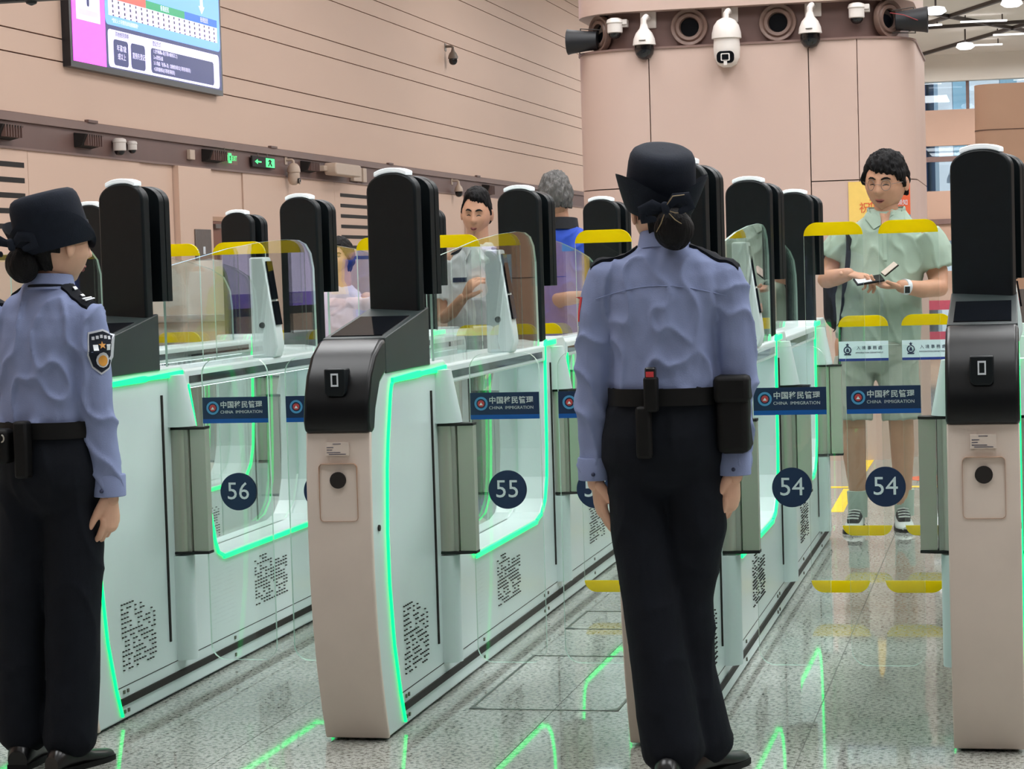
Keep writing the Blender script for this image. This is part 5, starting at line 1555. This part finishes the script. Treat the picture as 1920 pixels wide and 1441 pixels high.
# posters on the column
mat('poster_yellow', rgb(244, 206, 110), .6, var=.03)
mat('poster_orange', rgb(226, 100, 60), .6, var=.04)
mat('poster_blue', rgb(86, 150, 186), .6, var=.04)
ps = empty('poster', (-.96, cy0 - .004, 1.2)); tag(ps, 'yellow poster with orange characters behind the man in green', 'poster')
MB().box(-.115, .13, -.003, 0, 0, .648).build('sheet', 'poster_yellow', ps)
text('poster_text', '祝', .075, 'poster_orange', (-.01, -.005, .47), FRONT, ps)
text('poster_text', '福', .075, 'poster_orange', (.055, -.005, .50), FRONT, ps)
text('poster_text', '平 安', .06, 'poster_orange', (.0, -.005, .36), FRONT, ps)
ps2 = empty('poster', (-.72, cy0 + .06, 1.2), R(35)); tag(ps2, 'orange and blue poster at the rounded right corner of the column', 'poster')
MB().box(-.07, .05, -.003, 0, .42, .64).build('sheet', 'poster_orange', ps2)
MB().box(-.07, .05, -.003, 0, .25, .42).build('sheet_foot', 'poster_blue', ps2)
text('poster_text', '出入境', .035, 'sign_white', (-.01, -.005, .58), FRONT, ps2)
text('poster_text', '须知', .04, 'sign_white', (-.01, -.005, .50), FRONT, ps2)

# ================================================================== LEFT WALL
# video screen
def glow(name, col, e=.9):
    mat(name, col, .3, emit=e)
glow('scr_black', rgb(26, 26, 30), .2); glow('scr_magenta', rgb(250, 96, 250)); glow('scr_blue', rgb(110, 170, 252)); glow('scr_white', rgb(226, 220, 250))
glow('scr_navy', rgb(34, 44, 100), .8); glow('scr_green', rgb(16, 150, 100)); glow('scr_deep', rgb(20, 100, 220)); glow('scr_red', rgb(250, 90, 80)); glow('scr_lilac', rgb(206, 190, 240)); glow('scr_dark', rgb(20, 24, 60), .6)
tv = empty('video_screen', (-10.5, 24.05, 3.8)); tag(tv, 'large video screen with pink and blue panels high on the left wall', 'screen')
MB().box(-.1, .0, 0, 5.05, 0, 2.9).build('bezel', 'scr_black', tv)
def sp(name, y0, y1, z0, z1, m, x=.004, r=0.):
    z0 -= 3.8; z1 -= 3.8; y0 -= 24.05; y1 -= 24.05
    if r: return MB().prism(rrect(y0, y1, z0, z1, r, 4), 'x', 0, x).build(name, m, tv)
    return MB().box(0, x, y0, y1, z0, z1).build(name, m, tv)
def st_(body, y, z, size, m, **kw):
    o = text('screen_text', body, size, m, (.014, y - 24.05, z - 3.8), SIDE, tv, **kw)
    return o
sp('picture', 24.12, 29.05, 3.87, 6.65, 'scr_navy', .002)
sp('pink_column', 24.12, 25.08, 3.87, 6.65, 'scr_magenta')
sp('white_card', 24.24, 24.93, 4.36, 5.4, 'scr_white', .006)
sp('card_bar', 24.30, 24.88, 4.42, 4.49, 'scr_lilac', .008)
sp('drop_icon', 24.55, 24.62, 4.53, 4.64, 'scr_navy', .008, .03)
sp('blue_card', 25.09, 29.03, 4.385, 6.6, 'scr_blue', .004, .08)
sp('queue_strip', 25.19, 28.92, 4.50, 4.70, 'scr_white', .006)
sp('red_banner', 25.19, 26.38, 4.70, 4.80, 'scr_red', .007)
sp('green_banner', 26.38, 27.72, 4.70, 4.80, 'scr_green', .007)
sp('blue_banner', 27.72, 28.92, 4.70, 4.80, 'scr_deep', .007)
st_('香港居民', 27.0, 4.75, .075, 'scr_white'); st_('香港居民', 28.42, 4.75, .075, 'scr_white')
st_('*登記人士可使用自助過關服務*', 25.68, 4.44, .06, 'scr_white')
q = MB(); qw = MB()
for i in range(20):
    y = 25.32 + i * .183 - 24.05
    q.prism([(y + .018 * math.cos(R(a)), 4.675 - 3.8 + .018 * math.sin(R(a))) for a in range(0, 360, 45)], 'x', .004, .009)
    q.box(.004, .009, y - .012, y + .02, 4.60 - 3.8, 4.635 - 3.8); q.box(.004, .009, y - .012, y + .02, 4.535 - 3.8, 4.57 - 3.8); q.box(.004, .009, y - .004, y + .03, 4.50 - 3.8, 4.515 - 3.8)
    qw.box(.004, .0085, y + .03, y + .11, 4.505 - 3.8, 4.63 - 3.8)
q.build('queue_figures', 'scr_dark', tv)['kind'] = 'stuff'
qw.build('queue_gates', 'scr_lilac', tv)['kind'] = 'stuff'
MB().prism([(y - 24.05, z - 3.8) for y, z in ((28.31, 5.3), (28.41, 5.3), (28.41, 4.93), (28.47, 4.93), (28.36, 4.83), (28.25, 4.93), (28.31, 4.93))], 'x', .004, .007).build('arrow', 'scr_white', tv)
sp('white_panel', 25.15, 28.96, 3.885, 4.335, 'scr_white', .004, .06)
sp('dark_box', 25.31, 25.76, 3.915, 4.225, 'scr_navy', .007, .05)
sp('dark_box', 25.85, 26.30, 3.915, 4.225, 'scr_navy', .007, .05)
sp('dark_box', 26.50, 28.74, 3.915, 4.225, 'scr_navy', .007, .05)
st_('其他使用資格：', 25.60, 4.285, .07, 'scr_navy'); st_('登記方式：', 26.72, 4.28, .07, 'scr_navy')
st_('年滿7歲', 25.535, 4.12, .085, 'scr_white'); st_('或以上', 25.535, 4.02, .085, 'scr_white'); st_('需預先登記', 26.075, 4.07, .082, 'scr_white')
for i, t in enumerate(('1.合作機構e-道(只限18歲或以上)', '2.e-道登記處', '3.入境處「香港e-道」流動應用程式(只限香港居民)', '4.自助服務站(只限香港居民)')):
    st_(t, 26.56, 4.185 - i * .073, .058, 'scr_white', align='LEFT')
# wall mounted grille speakers
def grille(y, z, label, w=.5, h=.17):
    o = empty('wall_speaker', (WX - .005, y, z)); tag(o, label, 'speaker', 'dark louvred wall speakers')
    MB().prism([(0, 0), (.10, .02), (.16, h - .02), (.0, h)], 'y', 0, w).build('case', 'slot_black', o, bevel=.006)
    for k in range(7):
        MB().box(.11, .165, .05 + k * (w - .1) / 6 - .008, .05 + k * (w - .1) / 6 + .008, .02, h - .02).build('louvre', 'band', o)
grille(22.1, 2.885, 'dark wall speaker at the left edge of the wall band')
grille(24.28, 2.89, 'dark louvred wall speaker left of the pair of white wall cameras')
grille(28.45, 2.89, 'dark wall speaker just left of the green exit sign', .6)
grille(32.7, 2.9, 'dark wall speaker right of the drooping beige camera', .5)
grille(37.6, 2.88, 'dark wall speaker behind the centre gate pillar', .5)
grille(44.6, 2.84, 'dark wall speaker far along the band, left of the grey-haired man', .5, .22)
dome((WX - .005, 25.42, 2.97), 'larger white dome camera of the pair on the wall band', 'camera_white', 1.5, R(90), 'wall dome cameras')
dome((WX - .005, 25.88, 2.98), 'smaller white dome camera of the pair on the wall band', 'camera_white', 1.1, R(90), 'wall dome cameras')
o = MB().box(0, .05, 0, .18, 0, .13).build('wall_box', 'camera_beige', bevel=.006); o.location = (WX - .005, 27.9, 2.895)
tag(o, 'small beige box on the wall band left of the exit signs', 'box')
glow('exit_green', rgb(70, 230, 130), 1.2)
# exit signs: hanging plate with text, and arrow sign
ex = empty('exit_sign', (WX + .05, 29.1, 2.885)); tag(ex, 'faint green see-through exit sign reading exit beside the wall speaker', 'exit sign', 'green exit signs')
MB().prism(rrect(-.02, .62, 0, .17, .01), 'x', -.003, .003).build('plate', 'glass', ex)
MB().tube([(0, .1, .17), (0, .1, .22)], .006, 6).build('hanger', 'grey_metal', ex); MB().tube([(0, .5, .17), (0, .5, .22)], .006, 6).build('hanger', 'grey_metal', ex)
MB().box(.003, .007, .24, .36, .02, .155).build('pictogram', 'exit_green', ex)
MB().prism([(.27, .04), (.285, .04), (.305, .075), (.325, .04), (.335, .045), (.315, .09), (.33, .10), (.325, .11), (.305, .125), (.29, .12), (.275, .10), (.285, .095), (.295, .105), (.29, .08)], 'x', .007, .009).build('running_figure', 'slot_black', ex)
text('sign_text', '出口', .10, 'exit_green', (.006, .12, .085), SIDE, ex); text('sign_text', 'EXIT', .10, 'exit_green', (.006, .48, .085), SIDE, ex)
ar = empty('exit_sign', (WX + .05, 30.35, 2.89)); tag(ar, 'black exit sign with green arrow and running figure on the wall band', 'exit sign', 'green exit signs')
MB().box(-.03, 0, 0, .99, 0, .16).build('sign_box', 'slot_black', ar, bevel=.006)
MB().prism([(.10, .08), (.22, .115), (.22, .09), (.38, .09), (.38, .07), (.22, .07), (.22, .045)], 'x', 0, .004).build('arrow', 'exit_green', ar)
MB().box(0, .004, .58, .96, .015, .145).build('pictogram', 'exit_green', ar)
MB().prism([(.66, .03), (.70, .03), (.75, .07), (.80, .03), (.85, .035), (.79, .085), (.83, .10), (.80, .115), (.76, .13), (.72, .125), (.67, .10), (.69, .09), (.73, .105), (.72, .08)], 'x', .004, .007).build('running_figure', 'slot_black', ar)
MB().tube([(-.02, .3, .16), (-.02, .3, .21)], .008, 6).build('hanger', 'grey_metal', ar); MB().tube([(-.02, .7, .16), (-.02, .7, .21)], .008, 6).build('hanger', 'grey_metal', ar)
def wall_ptz(y, z, label, m, s, kind='ptz', rz=R(90)):
    o = ptz((WX - .005, y, z), label, kind, m, s, 'swivel cameras on the left wall'); o.rotation_euler = (0, 0, rz); return o
wall_ptz(32.0, 3.0, 'beige swivel camera drooping below the wall band', 'camera_beige', 1.0)
wall_ptz(42.1, 3.0, 'beige and black dome camera on the band beside the staff man', 'camera_beige', 1.1, 'dome')
mat('camera_grey', rgb(126, 114, 104), .45, var=.03)
wall_ptz(41.9, 5.55, 'grey camera alone high on the peach wall', 'camera_grey', 1.25, 'dome', R(90))
fl = empty('flood_light', (WX + .025, 33.5, 2.88)); tag(fl, 'beige floodlight housing on the wall band behind a black pillar', 'lamp')
MB().prism(rrect(.1, 1.5, 0, .19, .07), 'x', .06, .26).build('housing', 'camera_beige', fl, bevel=.02)
MB().box(0, .12, -.05, .12, .06, .14).build('bracket', 'camera_beige', fl, bevel=.01)
for i, (y0, y1) in enumerate(((35.3, 35.75), (35.85, 36.05))):
    o = MB().box(0, .07, y0, y1, 2.84, 3.07).build('wall_box', 'camera_beige', bevel=.008); o.location = (WX - .005, 0, 0)
    tag(o, ('wide beige control box on the wall band left of the centre pillar', 'narrow beige control box touching the wide one on the wall band')[i], 'box')
lp = empty('call_panel', (WX + .062, 27.9, .95)); tag(lp, 'grey metal call panel on the wall beside the brown door', 'panel')
MB().box(.0, .02, .0, .58, 0, 1.03).build('plate', 'grey_metal', lp, bevel=.004)
MB().box(.02, .025, .25, .33, .70, .80).build('button', 'sign_white', lp)
# inspection counters behind the gates on the left
mat('counter_beige', rgb(206, 192, 178), .5, var=.03); mat('counter_grey', rgb(150, 148, 144), .5, var=.03)
def counter(x, y, w, label):
    c = empty('inspection_counter', (x, y, 0)); tag(c, label, 'counter', 'inspection counters behind the gates')
    MB().box(-w / 2, w / 2, 0, .7, 0, 1.05).build('cabinet', 'counter_beige', c, bevel=.01)
    MB().box(-w / 2 - .03, w / 2 + .03, -.05, .75, 1.05, 1.10).build('worktop', 'counter_grey', c, bevel=.006)
    MB().box(-w / 2, w / 2, .05, .09, 1.10, 1.46).build('screen_panel', 'counter_beige', c)
    MB().box(-w / 2 + .1, w / 2 - .1, -.012, 0, .15, .9).build('front_panel', 'counter_grey', c)
counter(-5.9, 14.2, 1.5, 'beige inspection counter seen through the glass of the left gates')
counter(-7.9, 14.2, 1.5, 'beige inspection counter nearest the left wall behind the gates')
# overhead sign, near, cut by the top of the frame
ov = empty('hanging_sign', (-4.1, 9.0, 2.545)); tag(ov, 'dark hanging sign bar with round knob at the top left corner', 'sign')
MB().box(-1.2, .42, -.03, .03, .006, .5).build('sign_bar', 'horn_black', ov, bevel=.005)
MB().lathe([(.004, -.012), (.022, -.004), (.028, .012), (.026, .03)], 16).build('knob', 'horn_black', ov, smooth=True)
for x in (-1.0, .3): MB().tube([(x, 0, .5), (x, 0, 6.6)], .012, 6).build('hanger_rod', 'grey_metal', ov)
# floor marks beyond the gates
mat('tape_yellow', rgb(250, 206, 40), .5, var=.05, scale=30)
def tape(x0, y0, x1, y1, w, label, m='tape_yellow'):
    a, b = Vector((x0, y0)), Vector((x1, y1)); d = (b - a).normalized(); n = Vector((-d.y, d.x)) * w / 2
    o = MB().prism([tuple(a + n), tuple(b + n), tuple(b - n), tuple(a - n)], 'z', 0, .0012).build('floor_tape', m)
    tag(o, label, 'floor tape', 'tape lines on the floor beyond lane 54')
tape(-1.3, 13.25, -.05, 13.25, .08, 'yellow tape line across the floor behind the man in green')
tape(-.955, 11.95, -.975, 13.15, .07, 'yellow tape line running towards the gate left of the man')
tape(-.972, 13.4, -.978, 15.2, .06, 'yellow tape line farthest back running to the column')
o = MB().prism([(.17 * math.cos(R(a)), .17 * math.sin(R(a))) for a in range(0, 360, 15)], 'z', 0, .0012).build('floor_sticker', 'poster_orange'); o.location = (-.5, 13.75, 0)
tag(o, 'round orange red sticker on the floor behind the yellow line', 'sticker')
# pink queue barrier far behind, right of the man
mat('barrier_pink', rgb(206, 90, 110), .5, var=.05)
bq = empty('queue_barrier', (-.55, 22, 0)); tag(bq, 'pink banded queue barrier in the distance right of the man in green', 'barrier')
for x in (-.6, .6): MB().lathe([(.16, 0), (.16, .02), (.03, .04), (.03, .98), (.04, 1.0)], 16, mat4=Matrix.Translation((x, 0, 0))).build('post', 'grey_metal', bq, smooth=True)
for z in (.82, .52): MB().box(-.6, .6, -.004, .004, z, z + .09).build('band', 'barrier_pink', bq)
# floor hatches in lane 55
mat('hatch_frame', rgb(92, 96, 92), .35, .6, var=.05)
def fhatch(x0, x1, y0, y1, label):
    h = empty('floor_hatch', ((x0 + x1) / 2, (y0 + y1) / 2, 0)); tag(h, label, 'floor hatch', 'access hatches in the lane floor')
    w, d = (x1 - x0) / 2, (y1 - y0) / 2; t = .008
    for a in ((-w, w, -d, -d + t), (-w, w, d - t, d), (-w, -w + t, -d, d), (w - t, w, -d, d)):
        MB().box(a[0], a[1], a[2], a[3], 0, .0015).build('frame_edge', 'hatch_frame', h)
    for sx in (-1, 1):
        MB().prism([(sx * w, -d), (sx * (w - .05), -d), (sx * w, -d + .05)], 'z', .0, .002).build('corner_plate', 'hatch_frame', h)
fhatch(-1.665, -1.20, 6.62, 7.56, 'near access hatch in the floor of lane 55 with metal corners')
fhatch(-1.665, -1.20, 8.12, 8.55, 'small access hatch farther along the floor of lane 55')
# advertising screen out of view on the right, mirrored in the gate glass
glow('ad_lilac', rgb(214, 206, 246), .8); glow('ad_purple', rgb(120, 100, 190), .8)
ad = empty('advertising_screen', (1.9, 21.5, 0)); ad.rotation_euler = (0, 0, R(8)); tag(ad, 'lilac advertising screen on the right, seen only mirrored in the gate glass', 'screen')
MB().box(-.06, .06, -1.3, 1.3, .95, 1.85).build('case', 'horn_black', ad, bevel=.01)
MB().box(-.066, -.06, -1.22, 1.22, 1.03, 1.77).build('picture', 'ad_lilac', ad)
MB().box(-.070, -.066, -1.22, 1.22, 1.03, 1.17).build('caption_band', 'ad_purple', ad)
text('caption', '智慧口岸 便捷通關', .12, 'sign_white', (-.073, 0, 1.10), (R(90), 0, R(-90)), ad)
for y in (-1.0, 1.0): MB().box(-.05, .05, y - .05, y + .05, 0, .95).build('leg', 'horn_black', ad)
bpy.data.scenes.remove(LAB)
